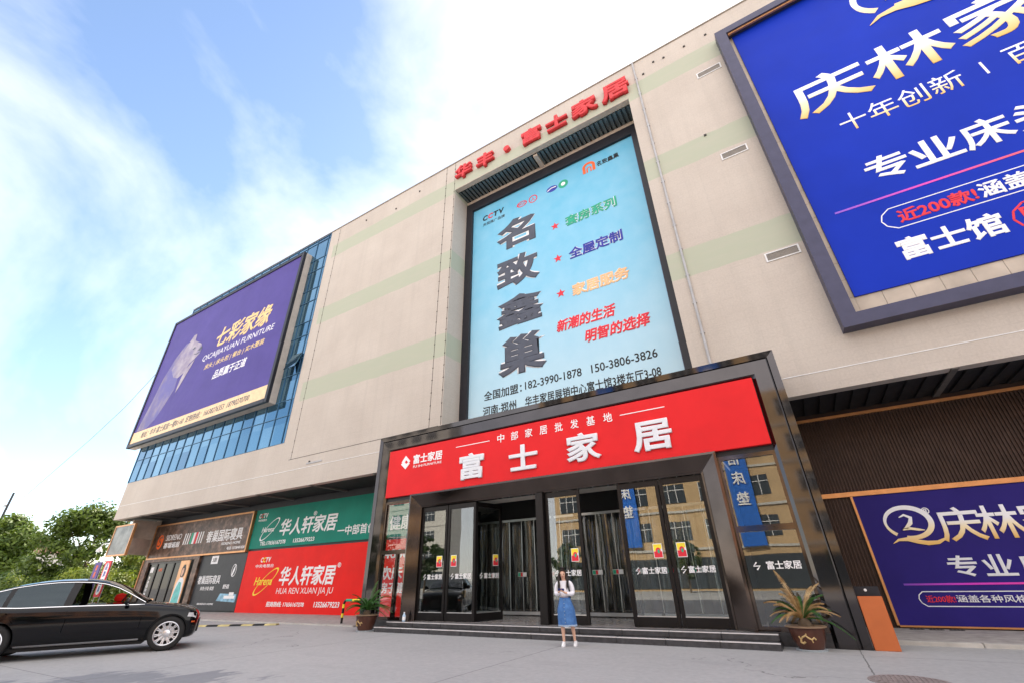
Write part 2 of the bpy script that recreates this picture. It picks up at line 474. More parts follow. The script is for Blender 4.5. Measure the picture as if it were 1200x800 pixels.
M['phone'] = pm('blue_phone', (0.03, 0.05, 0.20), 0.2)
M['strap'] = pm('black_strap', (0.015, 0.015, 0.017), 0.7)
M['goldwall'] = pm('ochre_render', (0.52, 0.36, 0.20), 0.8, var=0.15, nscale=0.6)
M['pinkwall'] = pm('terracotta_render', (0.48, 0.25, 0.16), 0.8, var=0.15, nscale=0.6)
M['paleblock'] = pm('pale_render', (0.52, 0.50, 0.46), 0.8, var=0.1)
M['farwin'] = pm('far_window', (0.05, 0.06, 0.07), 0.15)
M['bannerblue'] = pm('blue_banner', (0.015, 0.14, 0.55), 0.6)
M['roofred'] = pm('roof_tile', (0.30, 0.17, 0.13), 0.8)
M['stripfilm'] = glass_mat('clear_pvc_strip', (0.72, 0.74, 0.74), 0.03, rough=0.10, wave=0.25)
M['hat'] = pm('black_felt', (0.014, 0.013, 0.014), 0.8)
M['asphaltpatch'] = pm('wet_stain', (0.16, 0.16, 0.17), 0.5)
M['castiron'] = pm('cast_iron', (0.24, 0.20, 0.19), 0.6, metal=0.0, var=0.3, nscale=12)

# ------------------------------------------------------------------ mesh helpers
OFF = {}

class MB:
    """collects faces of ONE object"""
    def __init__(self):
        self.v, self.f, self.mi = [], [], []
    def add(self, vs, fs, mi=0):
        o = len(self.v)
        self.v += [tuple(p) for p in vs]
        self.f += [tuple(i + o for i in f) for f in fs]
        self.mi += [mi] * len(fs)
        return self
    def box(self, x0, x1, y0, y1, z0, z1, mi=0):
        vs = [(x, y, z) for x in (x0, x1) for y in (y0, y1) for z in (z0, z1)]
        return self.add(vs, [(0, 1, 3, 2), (4, 6, 7, 5), (0, 4, 5, 1), (2, 3, 7, 6), (0, 2, 6, 4), (1, 5, 7, 3)], mi)
    def quad(self, a, b, c, d, mi=0):
        return self.add([a, b, c, d], [(0, 1, 2, 3)], mi)
    def prism(self, pts, y0, y1, mi=0):
        """closed outline of (x, z) points, solid from y0 (front) to y1"""
        n = len(pts)
        vs = [(p[0], y0, p[1]) for p in pts] + [(p[0], y1, p[1]) for p in pts]
        fs = [tuple(range(n)), tuple(range(2 * n - 1, n - 1, -1))]
        fs += [(i, i + n, (i + 1) % n + n, (i + 1) % n) for i in range(n)]
        return self.add(vs, fs, mi)
    def tube(self, path, r, n=8, mi=0, caps=True):
        path = [Vector(p) for p in path]
        rs = r if isinstance(r, (list, tuple)) else [r] * len(path)
        vs, fs = [], []
        prev = None
        for i, p in enumerate(path):
            d = (path[min(i + 1, len(path) - 1)] - path[max(i - 1, 0)]).normalized()
            up = Vector((0, 0, 1)) if abs(d.z) < 0.9 else Vector((1, 0, 0))
            s = d.cross(up).normalized() if prev is None else (prev - d * prev.dot(d)).normalized()
            prev = s
            t = s.cross(d)
            for k in range(n):
                a = 2 * pi * k / n
                vs.append(p + (s * cos(a) + t * sin(a)) * rs[i])
        for i in range(len(path) - 1):
            for k in range(n):
                k2 = (k + 1) % n
                fs.append((i * n + k, i * n + k2, (i + 1) * n + k2, (i + 1) * n + k))
        if caps:
            fs.append(tuple(range(n - 1, -1, -1)))
            fs.append(tuple((len(path) - 1) * n + k for k in range(n)))
        return self.add(vs, fs, mi)
    def lathe(self, prof, c=(0, 0, 0), n=28, mi=0, sx=1, sy=1):
        vs, fs = [], []
        for r, z in prof:
            for k in range(n):
                a = 2 * pi * k / n
                vs.append((c[0] + r * cos(a) * sx, c[1] + r * sin(a) * sy, c[2] + z))
        for i in range(len(prof) - 1):
            for k in range(n):
                k2 = (k + 1) % n
                fs.append((i * n + k, i * n + k2, (i + 1) * n + k2, (i + 1) * n + k))
        fs.append(tuple(range(n - 1, -1, -1)))
        fs.append(tuple((len(prof) - 1) * n + k for k in range(n)))
        return self.add(vs, fs, mi)
    def ellipse(self, cx, cz, a, b, y0, y1, tilt=0, n=40, inner=None, mi=0):
        """flat ellipse, or a ring when inner (scale of the hole) is given"""
        def pt(k, s, ):
            t = 2 * pi * k / n
            x, z = a * s * cos(t), b * s * sin(t)
            return (cx + x * cos(tilt) - z * sin(tilt), cz + x * sin(tilt) + z * cos(tilt))
        if inner is None:
            return self.prism([pt(k, 1) for k in range(n)], y0, y1, mi)
        for k in range(n):
            self.prism([pt(k, 1), pt(k + 1, 1), pt(k + 1, inner), pt(k, inner)], y0, y1, mi)
        return self

def tag(o, label=None, cat=None, group=None, kind=None):
    for k, v in (('label', label), ('category', cat), ('group', group), ('kind', kind)):
        if v:
            o[k] = v
    return o

def thing(name, label, cat, loc=(0, 0, 0), rz=0.0, group=None, scale=1.0):
    """an Empty at the thing's base that parents its parts"""
    o = bpy.data.objects.new(name, None)
    COL.objects.link(o)
    o.location = loc
    o.rotation_euler = (0, 0, rz)
    o.scale = (scale,) * 3
    o.empty_display_size = 0.3
    OFF[o.name] = Vector(loc) if rz == 0 and scale == 1.0 else Vector((0, 0, 0))
    return tag(o, label, cat, group)

def part(name, mb, mats, parent=None, smooth=False, bevel=0.0, loc=None, rz=0.0):
    """ONE mesh object; world coordinates unless its thing is turned"""
    me = bpy.data.meshes.new(name)
    off = OFF.get(parent.name, Vector((0, 0, 0))) if parent else Vector((0, 0, 0))
    voff = off
    if parent is None and loc is not None:
        off = voff = Vector(loc)
    if parent is not None and loc is not None:
        voff = Vector((0, 0, 0))
    me.from_pydata([Vector(p) - voff for p in mb.v], [], mb.f)
    for mm in (mats if isinstance(mats, (list, tuple)) else [mats]):
        me.materials.append(mm)
    me.polygons.foreach_set('material_index', mb.mi)
    bm = bmesh.new()
    bm.from_mesh(me)
    bmesh.ops.recalc_face_normals(bm, faces=bm.faces)
    if bevel:
        ed = [e for e in bm.edges if len(e.link_faces) == 2 and e.calc_face_angle(0) > 0.6]
        bmesh.ops.bevel(bm, geom=ed, offset=bevel, segments=2, affect='EDGES', clamp_overlap=True)
    bm.to_mesh(me)
    bm.free()
    if smooth:
        me.polygons.foreach_set('use_smooth', [True] * len(me.polygons))
        me.set_sharp_from_angle(angle=rad(42))
    o = bpy.data.objects.new(name, me)
    COL.objects.link(o)
    if parent:
        o.parent = parent
        OFF[o.name] = off
        if loc is not None:
            o.location = Vector(loc) - off
            OFF[o.name] = Vector((0, 0, 0))
            o.rotation_euler = (0, 0, rz)
    else:
        if loc is not None:
            o.location = loc
        OFF[o.name] = off
    return o

def letters(parent, body, box, y, mat, bold=0.02, fit='w', shear=0.0, depth=0.012, asp=1.0, name='lettering', spacing=1.0):
    """real lettering cut from sheet: stands in the x-z plane looking to -y.
    fit 'w': as wide as the box, natural height times asp, centred; 'b': fills the box"""
    cu = bpy.data.curves.new('t', 'FONT')
    cu.body = body
    cu.resolution_u = 3
    cu.extrude = 0.5
    if bold > 0:
        cu.bevel_depth = bold * 0.8          # thickens the strokes without breaking the outline
        cu.bevel_resolution = 0
    else:
        cu.offset = bold
    cu.space_character = spacing
    to = bpy.data.objects.new('t', cu)
    COL.objects.link(to)
    dg = bpy.context.evaluated_depsgraph_get()
    me = bpy.data.meshes.new_from_object(to.evaluated_get(dg))
    bpy.data.objects.remove(to)
    bpy.data.curves.remove(cu)
    P = [(v.co.x + v.co.y * shear, v.co.y, v.co.z) for v in me.vertices]
    xa, xb = min(p[0] for p in P), max(p[0] for p in P)
    ya, yb = min(p[1] for p in P), max(p[1] for p in P)
    za = max(abs(p[2]) for p in P) * 2
    x0, z0, x1, z1 = box
    sx = (x1 - x0) / (xb - xa)
    if fit == 'b':
        sz = (z1 - z0) / (yb - ya)
        zb = z0
    else:
        sz = sx * asp
        zb = (z0 + z1) / 2 - sz * (yb - ya) / 2
    off = OFF.get(parent.name, Vector((0, 0, 0)))
    for v, p in zip(me.vertices, P):
        v.co = Vector((x0 + (p[0] - xa) * sx, y - depth * (p[2] / za + 0.5), zb + (p[1] - ya) * sz)) - off
    me.name = name
    me.use_auto_texspace = True
    me.update()
    me.materials.clear()
    me.materials.append(mat)
    o = bpy.data.objects.new(name, me)
    COL.objects.link(o)
    o.parent = parent
    OFF[o.name] = off
    return o

def ranks(parent, chars, boxes, y, mat, **kw):
    """letters set one by one in their own boxes, one object for the line"""
    obs = [letters(parent, c, b, y, mat, fit='b', **kw) for c, b in zip(chars, boxes)]
    return obs[0]

def struct(name, mb, mat, **kw):
    return tag(part(name, mb, mat, **kw), kind='structure')

def star(cx, cz, r):
    return [(cx + (r if k % 2 == 0 else r * 0.42) * sin(k * pi / 5), cz + (r if k % 2 == 0 else r * 0.42) * cos(k * pi / 5)) for k in range(10)]

def ribbon(pts, w):
    """flat brush stroke along (x, z) points with a width per point -> outline"""
    L, Rr = [], []
    n = len(pts)
    for i, p in enumerate(pts):
        a, b = pts[max(i - 1, 0)], pts[min(i + 1, n - 1)]
        dx, dz = b[0] - a[0], b[1] - a[1]
        l = math.hypot(dx, dz) or 1
        ww = w[i] if isinstance(w, (list, tuple)) else w
        L.append((p[0] - dz / l * ww, p[1] + dx / l * ww))
        Rr.append((p[0] + dz / l * ww, p[1] - dx / l * ww))
    return L, Rr

def stroke(mb, pts, w, y0, y1):
    L, Rr = ribbon(pts, w)
    for i in range(len(pts) - 1):
        mb.prism([L[i], L[i + 1], Rr[i + 1], Rr[i]], y0, y1)
    return mb

def arc(cx, cz, a, b, t0, t1, n=24):
    return [(cx + a * cos(t0 + (t1 - t0) * k / n), cz + b * sin(t0 + (t1 - t0) * k / n)) for k in range(n + 1)]

# ------------------------------------------------------------------ ground
GX = 700
g = MB()
g.quad((-GX, -GX, 0), (GX, -GX, 0), (GX, GX, 0), (-GX, GX, 0))
struct('ground', g, M['ground'])
p = MB()
p.box(-75, -14.45, 13.45, 17.6, -0.1, 0.03)
struct('pavement', p, M['paving'], bevel=0.01)
p = MB()
p.box(0.66, 40, 14.3, 17.6, -0.1, 0.05)
struct('pavement', p, M['paving'], bevel=0.01)
k = MB()
for i in range(40):
    k.box(-75 + i * 1.5, -75 + i * 1.5 + 1.49, 13.28, 13.447, -0.1, 0.045)
struct('kerb', k, M['kerb'], bevel=0.012)
k = MB()
for i in range(24):
    k.box(1.05 + i * 1.5, 1.05 + i * 1.5 + 1.49, 14.12, 14.297, -0.1, 0.075)
struct('kerb', k, M['kerb'], bevel=0.012)

# ------------------------------------------------------------------ the shopping centre
W, WB, TOP, GF = 15.0, 6.07, 25.2, 17.5      # upper wall plane, its foot, its top, ground floor wall plane
XL, XR, XG = -45.2, 32.0, -24.85
RX0, RX1, RZ1 = -12.80, -1.72, 22.78         # the tall recess of the middle billboard
B = thing('shopping_centre', 'large beige shopping centre with pale green bands and a blue glass corner', 'building', (-6, 15, 0))
w = MB()
w.box(XG, RX0, W, W + 0.35, WB, TOP)
w.box(RX1, XR, W, W + 0.35, WB, TOP)
w.box(RX0, RX1, W, W + 0.35, RZ1, TOP)
w.box(RX0, RX1, W, W + 0.35, WB, 7.2)
w.box(XL, XG, W, W + 0.35, WB, 8.82)
w.box(XL, XL + 0.3, W + 0.35, 42, WB, TOP)
w.box(XR - 0.3, XR, W + 0.35, 42, WB, TOP)
w.box(XL, XR, 42, 42.3, 0, TOP)
part('upper_wall', w, M['wall'], B)
r = MB()
r.box(XL + 0.3, XR - 0.3, W + 0.35, 42, 24.7, 24.9)
part('roof', r, M['cap'], B)
r = MB()
r.box(XL - 0.04, XR, W - 0.05, W + 0.45, TOP + 0.001, TOP + 0.09)
part('parapet_cap', r, M['cap'], B, bevel=0.01)
s = MB()
s.box(XL + 0.3, XR - 0.3, W + 0.352, GF + 0.4, WB + 0.06, WB + 0.2)
part('soffit', s, M['soffit'], B)
for x in (-41.0, -36.2, -31.4, -26.6, -21.8, -17.0, 4.5, 10, 16):
    s = MB()
    s.box(x, x + 0.16, W + 0.02, GF - 0.02, WB - 0.03, WB + 0.055)
    part('soffit_beam', s, M['beam'], B)
s = MB()
for x in range(0, 60):
    xx = 0.7 + x * 0.42
    s.box(xx, xx + 0.2, W + 0.36, GF - 0.1, WB + 0.0, WB + 0.055)
part('soffit_lining', s, M['soffit'], B)
# ground floor
gw = MB()
gw.box(-43.4, -13.2, GF, GF + 0.3, 0, WB + 0.05)
gw.box(-43.4, -43.1, GF + 0.3, 42, 0, WB + 0.05)
part('ground_floor_wall', gw, M['charcoal'], B)
rb = MB()
def ribs(x0, x1, z0, z1, step=0.085):
    n = int((x1 - x0) / step)
    pts = []
    for i in range(n):
        x = x0 + (x1 - x0) * i / n
        d = (x1 - x0) / n
        pts += [(x, GF), (x + d * 0.5, GF), (x + d * 0.62, GF - 0.035), (x + d * 0.9, GF - 0.035)]
    pts.append((x1, GF))
    vs = [(a, b, z0) for a, b in pts] + [(a, b, z1) for a, b in pts]
    m_ = len(pts)
    rb.add(vs, [(i, i + 1, i + 1 + m_, i + m_) for i in range(m_ - 1)])
ribs(0.3, 30.0, 3.56, 5.86)
ribs(0.3, 1.54, 0.12, 3.43)
part('ribbed_cladding', rb, M['ribbed'], B)
rb = MB()
rb.box(0.2, XR - 0.31, GF + 0.01, GF + 0.3, 0, WB + 0.05)
rb.box(1.56, 30, GF - 0.03, GF + 0.005, 0.05, 0.115)
part('ground_floor_wall', rb, M['ribbed'], B)
for z, h, dd in ((5.86, 0.09, 0.10), (3.43, 0.13, 0.12)):
    c = MB()
    c.box(0.3, 30, GF - dd, GF + 0.005, z, z + h)
    part('copper_trim', c, M['copper'], B)
c = MB()
c.box(1.54, 1.60, GF - 0.10, GF - 0.002, 0.115, 3.425)
c.box(1.60, 14.0, GF - 0.10, GF - 0.002, 0.08, 0.118)
part('copper_trim', c, M['copper'], B)
for x in (1.75, 2.15, 2.55):
    c = MB()
    c.box(x, x + 0.3, GF - 0.42, GF - 0.30, 0.048, 0.062)
    for i in range(4):
        c.box(x + 0.02 + i * 0.07, x + 0.06 + i * 0.07, GF - 0.41, GF - 0.31, 0.062, 0.068)
    part('floor_grate', c, M['ventdark'], B)
# recess
rc = MB()
rc.box(RX0 - 0.25, RX0, W + 0.352, 16.8, 7.2, RZ1)
rc.box(RX1, RX1 + 0.25, W + 0.352, 16.8, 7.2, RZ1)
rc.box(RX0 - 0.25, RX1 + 0.25, 16.8, 17.0, 7.2, RZ1)
part('recess_lining', rc, M['wall'], B)
co = MB()
n = 44
for i in range(n):
    x = RX0 + (RX1 - RX0) * i / n
    d = (RX1 - RX0) / n
    co.box(x + d * 0.12, x + d * 0.72, W + 0.36, 16.55, RZ1 - 0.06, RZ1 + 0.10)
co.box(RX0, RX1, W + 0.36, 16.8, RZ1 + 0.10, RZ1 + 0.16)
part('corrugated_ceiling', co, M['corr'], B)
co = MB()
co.box(-7.45, -7.2, W + 0.36, 16.5, RZ1 - 0.22, RZ1 - 0.065)
co.box(RX0 + 0.01, RX1 - 0.01, 16.3, 16.6, RZ1 - 0.35, RZ1 - 0.065)
co.box(RX0 + 0.002, RX1 - 0.002, W + 0.002, W + 0.30, RZ1 - 0.05, RZ1 - 0.001)
part('recess_beam', co, M['beige'], B)
# joints, pipes and fixings on the wall
for x in (-13.56, -23.85, RX0 - 0.06):
    j = MB()
    j.box(x - 0.012, x + 0.012, W - 0.006, W, 7.72, TOP - 0.02)
    for i in range(26):
        j.box(x - 0.035, x + 0.035, W - 0.012, W - 0.0062, 8.1 + i * 0.66, 8.16 + i * 0.66)
    part('panel_joint', j, M['darkgap'], B)
j = MB()
j.box(XG + 0.8, -13.0, W - 0.006, W, 7.69, 7.715)
part('panel_joint', j, M['darkgap'], B)
j = MB()
j.box(XL + 0.3, -14.5, W - 0.012, W, 7.05, 7.075)
j.box(0.7, XR, W - 0.012, W, 6.66, 6.685)
part('cable_strip', j, M['whitepaint'], B)
j = MB()
j.tube([(-1.13, W - 0.05, 7.0), (-1.13, W - 0.05, TOP + 0.05)], 0.045, 8)
for i in range(14):
    j.box(-1.2, -1.06, W - 0.06, W - 0.001, 7.6 + i * 1.25, 7.66 + i * 1.25)
part('drainpipe', j, M['greymetal'], B, smooth=True)
for (x0, x1, z) in ((1.42, 2.46, 21.75), (1.22, 2.20, 16.36), (1.43, 2.47, 11.04)):
    f = MB()
    for a in ((x0, x1, z - 0.18, z - 0.14), (x0, x1, z + 0.14, z + 0.18), (x0, x0 + 0.05, z - 0.14, z + 0.14), (x1 - 0.05, x1, z - 0.14, z + 0.14)):
        f.box(a[0], a[1], W - 0.03, W + 0.01, a[2], a[3])
    vo = part('air_vent', f, M['whitepaint'], B)
    f = MB()
    f.box(x0 + 0.05, x1 - 0.05, W - 0.004, W + 0.005, z - 0.14, z + 0.14)
    for i in range(14):
        xx = x0 + 0.06 + i * (x1 - x0 - 0.12) / 14
        f.add([(xx, W - 0.006, z - 0.13), (xx + 0.05, W - 0.026, z - 0.13), (xx + 0.05, W - 0.026, z + 0.13), (xx, W - 0.006, z + 0.13)], [(0, 1, 2, 3)])
    part('louvre', f, M['jointgrey'], vo)
for (x, z) in ((-21.0, 24.4), (-15.9, 24.35), (-18, 23.9), (0.3, 24.3), (-0.2, 24.4), (1.3, 24.3), (2.3, 24.3), (-0.8, 23.9), (0.9, 17.9), (-22.1, 7.3)):
    f = MB()
    f.box(x, x + 0.10, W - 0.05, W, z, z + 0.08)
    part('wall_fixing', f, M['darkgap'], B)
f = MB()
f.box(-22.3, -21.0, W - 0.03, W, 7.22, 7.30)
part('wall_sign_bracket', f, M['greymetal'], B)
# blue glass corner
cg = MB()
cg.box(XL, XG, W + 0.03, W + 0.2, 8.82, TOP - 0.001)
cw = part('glass_curtain_wall', cg, M['curtain'], B)
mu = MB()
x = XL
while x < XG - 0.02:
    mu.box(x, x + 0.03, W - 0.02, W + 0.03, 8.83, TOP - 0.03)
    x += 1.25
mu.box(XG - 0.06, XG, W - 0.02, W + 0.03, 8.83, TOP - 0.03)
zz, i = 8.825, 0
while zz < TOP - 0.1:
    mu.box(XL + 0.05, XG - 0.06, W - 0.012, W + 0.028, zz, zz + 0.035)
    zz += (1.75, 1.1)[i % 2]
    i += 1
mu.box(XL + 0.05, XG - 0.06, W - 0.012, W + 0.028, TOP - 0.1, TOP - 0.04)
part('mullion', mu, M['mullion'], cw)
aw = MB()
aw.add([(-26.1, W - 0.04, 14.9), (-25.0, W - 0.04, 14.9), (-25.0, W - 0.42, 13.75), (-26.1, W - 0.42, 13.75), (-26.1, W - 0.07, 14.92), (-25.0, W - 0.07, 14.92), (-25.0, W - 0.46, 13.76), (-26.1, W - 0.46, 13.76)],
       [(0, 1, 2, 3), (7, 6, 5, 4), (0, 4, 5, 1), (1, 5, 6, 2), (2, 6, 7, 3), (3, 7, 4, 0)])
part('open_vent_pane', aw, M['curtain'], cw)

# ------------------------------------------------------------------ entrance portal
P = thing('entrance_portal', 'tall polished black metal entrance portal with glass doors and side windows', 'entrance', (-6.9, 13, 0))
PX0, PX1, PZ, PF = -14.42, 0.62, 6.85, 13.0
o = MB()
IW = 0.66
# outer frame: flat outer face, bevelled step inwards
def frame_ring(mb, x0, x1, zt, wd, yf0, yf1, yb, z0=0.0):
    """mitred door-shaped frame: outer edge at yf0, inner edge at yf1, back at yb"""
    for (a, b2) in ((x0, x0 + wd), (x1, x1 - wd)):
        mb.add([(a, yf0, z0), (a, yf0, zt), (b2, yf1, zt - wd), (b2, yf1, z0), (a, yb, z0), (a, yb, zt), (b2, yb, zt - wd), (b2, yb, z0)],
               [(0, 1, 2, 3), (4, 5, 1, 0), (3, 2, 6, 7), (7, 6, 5, 4), (0, 3, 7, 4)])
    mb.add([(x0, yf0, zt), (x1, yf0, zt), (x1 - wd, yf1, zt - wd), (x0 + wd, yf1, zt - wd), (x0, yb, zt), (x1, yb, zt), (x1 - wd, yb, zt - wd), (x0 + wd, yb, zt - wd)],
           [(0, 1, 2, 3), (0, 4, 5, 1), (3, 2, 6, 7), (4, 7, 6, 5)])
frame_ring(o, PX0, PX1, PZ, 0.17, PF - 0.02, PF, PF + 0.5)
frame_ring(o, PX0 + 0.17, PX1 - 0.17, PZ - 0.17, 0.05, PF + 0.025, PF - 0.025, PF + 0.3)
frame_ring(o, PX0 + 0.22, PX1 - 0.22, PZ - 0.22, 0.36, PF - 0.025, PF - 0.02, PF + 0.3)
frame_ring(o, PX0 + 0.58, PX1 - 0.58, PZ - 0.58, 0.08, PF - 0.02, PF + 0.05, PF + 0.3)
of = part('outer_frame', o, M['blackmetal'], P)
o = MB()
o.box(PX0 + 0.02, PX1 - 0.02, PF + 0.3, W - 0.01, PZ - 0.12, PZ - 0.02)
part('canopy_roof', o, M['blackmetal'], P)
FX0, FX1 = PX0 + 0.66, PX1 - 0.66
o = MB()
o.box(FX0, FX1, PF + 0.10, PF + 0.26, 4.20, 6.19)
part('header_box', o, M['frameblack'], P)
# inner frame, slanting in towards the doors
IX0, IX1, IZ = -12.36, -1.42, 4.34
o = MB()
frame_ring(o, IX0, IX1, IZ, 0.06, 12.90, 12.88, 13.30, 0.27)
frame_ring(o, IX0 + 0.06, IX1 - 0.06, IZ - 0.06, 0.38, 12.88, 13.06, 13.30, 0.27)
frame_ring(o, IX0 + 0.44, IX1 - 0.44, IZ - 0.44, 0.05, 13.05, 13.07, 13.30, 0.27)
part('inner_frame', o, M['bronze'], P)
DX0, DX1, DZ0, DZ1, DY = IX0 + 0.49, IX1 - 0.49, 0.275, IZ - 0.49, 13.14
o = MB()
CXP = (DX0 + DX1) / 2
o.box(CXP - 0.13, CXP + 0.13, 13.0, 13.34, DZ0, DZ1)
part('centre_post', o, M['doorframe'], P, bevel=0.01)
# side windows
for (x0, x1, nm) in ((FX0, IX0, 'l'), (IX1, FX1, 'r')):
    f = MB()
    f.box(x0, x0 + 0.07, PF + 0.06, PF + 0.2, 0.27, 4.2)
    f.box(x1 - 0.07, x1, PF + 0.06, PF + 0.2, 0.27, 4.2)
    f.box(x0 + 0.07, x1 - 0.07, PF + 0.06, PF + 0.2, 0.27, 0.36)
    f.box(x0 + 0.07, x1 - 0.07, PF + 0.06, PF + 0.2, 4.1, 4.2)
    f.box(x0 + 0.07, x1 - 0.07, PF + 0.05, PF + 0.2, 2.33, 2.47)
    if nm == 'l':
        f.box(x1 - 0.62, x1 - 0.52, PF + 0.06, PF + 0.2, 0.36, 2.33)
    sw = part('side_window', f, M['bronze'], P)
    gl = MB()
    gl.box(x0 + 0.07, x1 - 0.07, PF + 0.11, PF + 0.125, 0.36, 4.1)
    part('glass_pane', gl, M['winglass'], sw)
    if nm == 'r':
        letters(sw, '富士家居', (x0 + 0.50, 1.50, x1 - 0.16, 1.68), PF + 0.1, M['white'], depth=0.004)
        d = MB()
        stroke(d, [(x0 + 0.30, 1.66), (x0 + 0.22, 1.58), (x0 + 0.36, 1.58), (x0 + 0.28, 1.50)], 0.016, PF + 0.095, PF + 0.1)
        part('door_emblem', d, M['white'], sw)
    f = MB()
    f.box(x0, x1, PF + 0.02, PF + 0.2, 0.0, 0.268)
    part('window_plinth', f, M['stepstone'], P)
# lobby
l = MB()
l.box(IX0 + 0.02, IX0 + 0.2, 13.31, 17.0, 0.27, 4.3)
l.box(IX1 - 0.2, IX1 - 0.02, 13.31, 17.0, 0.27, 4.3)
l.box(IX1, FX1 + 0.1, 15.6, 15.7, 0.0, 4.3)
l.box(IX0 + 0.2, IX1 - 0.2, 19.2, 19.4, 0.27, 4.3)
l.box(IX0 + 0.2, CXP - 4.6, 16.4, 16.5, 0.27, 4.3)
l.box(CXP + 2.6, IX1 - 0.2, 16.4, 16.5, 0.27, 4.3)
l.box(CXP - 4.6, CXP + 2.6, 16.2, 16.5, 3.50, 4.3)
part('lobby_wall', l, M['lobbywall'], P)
l = MB()
l.box(IX0 + 0.02, IX1 - 0.02, 13.31, 16.2, 4.31, 4.4)
l.box(IX0 + 0.2, IX1 - 0.2, 13.32, 14.5, 3.93, 3.99)
part('lobby_ceiling', l, M['ceiling'], P)
l = MB()
l.box(IX0 + 0.0, IX1 - 0.0, 12.86, 19.2, -0.05, 0.265)
part('lobby_floor', l, M['platform'], P)
# eight leaves
LW = (CXP - 0.13 - DX0) / 4
def leaf(hx, sgn, ang, closed=True, poster=True, k=0):
    """a door leaf hinged at hx; sgn +1 runs to the right from the hinge; ang = swing inwards"""
    f = MB()
    a, b2 = (0.0, LW - 0.015)
    X = (lambda v: v) if sgn > 0 else (lambda v: -v)
    def bx(mb, u0, u1, y0, y1, z0, z1):
        x0, x1 = sorted((X(u0), X(u1)))
        mb.box(x0, x1, y0, y1, z0, z1)
    H = DZ1 - DZ0 - 0.02
    bx(f, a, a + 0.10, 0, 0.06, 0, H)
    bx(f, b2 - 0.10, b2, 0, 0.06, 0, H)
    bx(f, a + 0.10, b2 - 0.10, 0, 0.06, 0, 0.22)
    bx(f, a + 0.10, b2 - 0.10, 0, 0.06, H - 0.16, H)
    d = part('door', f, M['doorframe'], P, bevel=0.006, loc=(hx, DY, DZ0 + 0.005), rz=ang * sgn)
    gl = MB()
    bx(gl, a + 0.10, b2 - 0.10, 0.022, 0.034, 0.22, H - 0.16)
    part('glass_pane', gl, M['glass'], d)
    bd = MB()
    bx(bd, a + 0.10, b2 - 0.10, 0.006, 0.020, 0.22, 0.245)
    part('bottom_bead', bd, M['steel'], d)
    x0, x1 = sorted((X(a + 0.16), X(b2 - 0.14)))
    letters(d, '富士家居', (x0 + 0.24, 1.20, x1, 1.34), 0.020, M['white'], depth=0.003)
    e = MB()
    xx = x0 + 0.11
    stroke(e, [(xx + 0.04, 1.35), (xx - 0.05, 1.27), (xx + 0.07, 1.27), (xx - 0.02, 1.19)], 0.013, 0.016, 0.020)
    part('door_emblem', e, M['white'], d)
    if poster:
        px = X(b2 - 0.30) if k % 2 == 0 else X(a + 0.28)
        pp = MB()
        pp.box(px - 0.12, px + 0.12, 0.012, 0.019, 1.56, 1.91, 0)
        pp.box(px - 0.107, px + 0.107, 0.008, 0.012, 1.575, 1.72, 1)
        pp.prism([(px - 0.107, 1.72), (px + 0.107, 1.79), (px + 0.107, 1.895), (px - 0.107, 1.895)], 0.008, 0.012, 2)
        pp.ellipse(px + 0.01, 1.74, 0.065, 0.075, 0.004, 0.008, n=16, mi=1)
        pp.ellipse(px + 0.02, 1.72, 0.03, 0.05, 0.001, 0.004, n=12, mi=3)
        part('poster', pp, [M['white'], M['red'], M['yellow'], M['green']], d)
    return d
leaf(DX0, 1, 0, k=0)
leaf(DX0 + 2 * LW, -1, 0, k=0)
leaf(DX0 + 2 * LW + 0.01, 1, rad(74), k=0)
leaf(CXP - 0.14, -1, rad(86), k=0, poster=False)
leaf(CXP + 0.14, 1, 0, k=0)
leaf(CXP + 0.13 + 2 * LW, -1, rad(84), k=0, poster=False)
leaf(CXP + 0.14 + 2 * LW, 1, 0, k=0)
leaf(DX1, -1, 0, k=0)

# strip curtains inside
def strip_curtain(x0, x1, label):
    t = thing('strip_curtain', label, 'strip curtain', ((x0 + x1) / 2, 15.95, 0.27), group='plastic strip curtains in the entrance lobby')
    r_ = MB()
    r_.box(x0, x1, 15.93, 15.98, 3.42, 3.5)
    part('rail', r_, M['steel'], t)
    n_ = int((x1 - x0) / 0.27)
    for i in range(n_):
        s_ = MB()
        xa = x0 + (x1 - x0) * i / n_
        xb = xa + (x1 - x0) / n_ + 0.05
        y_ = 15.95 + (0.02 if i % 2 else -0.02)
        K, vs, fs = 8, [], []
        for q in range(9):
            zq = 0.42 + 3.0 * q / 8
            wob_ = 0.03 * sin(i * 2.1 + q * 0.7)
            for u in range(5):
                vs.append((xa + (xb - xa) * u / 4 + wob_ * 0.4, y_ + 0.035 * sin(pi * u / 4) * (1 if i % 2 else -1) + wob_, zq))
        for q in range(8):
            for u in range(4):
                fs.append((q * 5 + u, q * 5 + u + 1, q * 5 + u + 6, q * 5 + u + 5))
        s_.add(vs, fs)
        part('strip', s_, M['stripfilm'], t, smooth=True)
        if i % 2 == 0:
            b_ = MB()
            b_.box(xa - 0.009, xa + 0.010, 15.86, 15.885, 0.42, 3.42)
            part('edge_bar', b_, M['steel'], t)
    b_ = MB()
    b_.box(x0, x1, 15.90, 15.93, 0.30, 0.40)
    part('bottom_bar', b_, M['greymetal'], t)
    for i in range(3):
        c_ = MB()
        cx = x0 + (x1 - x0) * (0.2 + 0.3 * i)
        c_.box(cx - 0.18, cx + 0.18, 15.82, 15.83, 1.50, 1.64, 0)
        c_.box(cx - 0.17, cx - 0.06, 15.812, 15.82, 1.51, 1.63, 1)
        c_.box(cx - 0.06, cx + 0.02, 15.812, 15.82, 1.51, 1.63, 2)
        part('push_sign', c_, [M['white'], M['green'], M['red']], t)
    return t
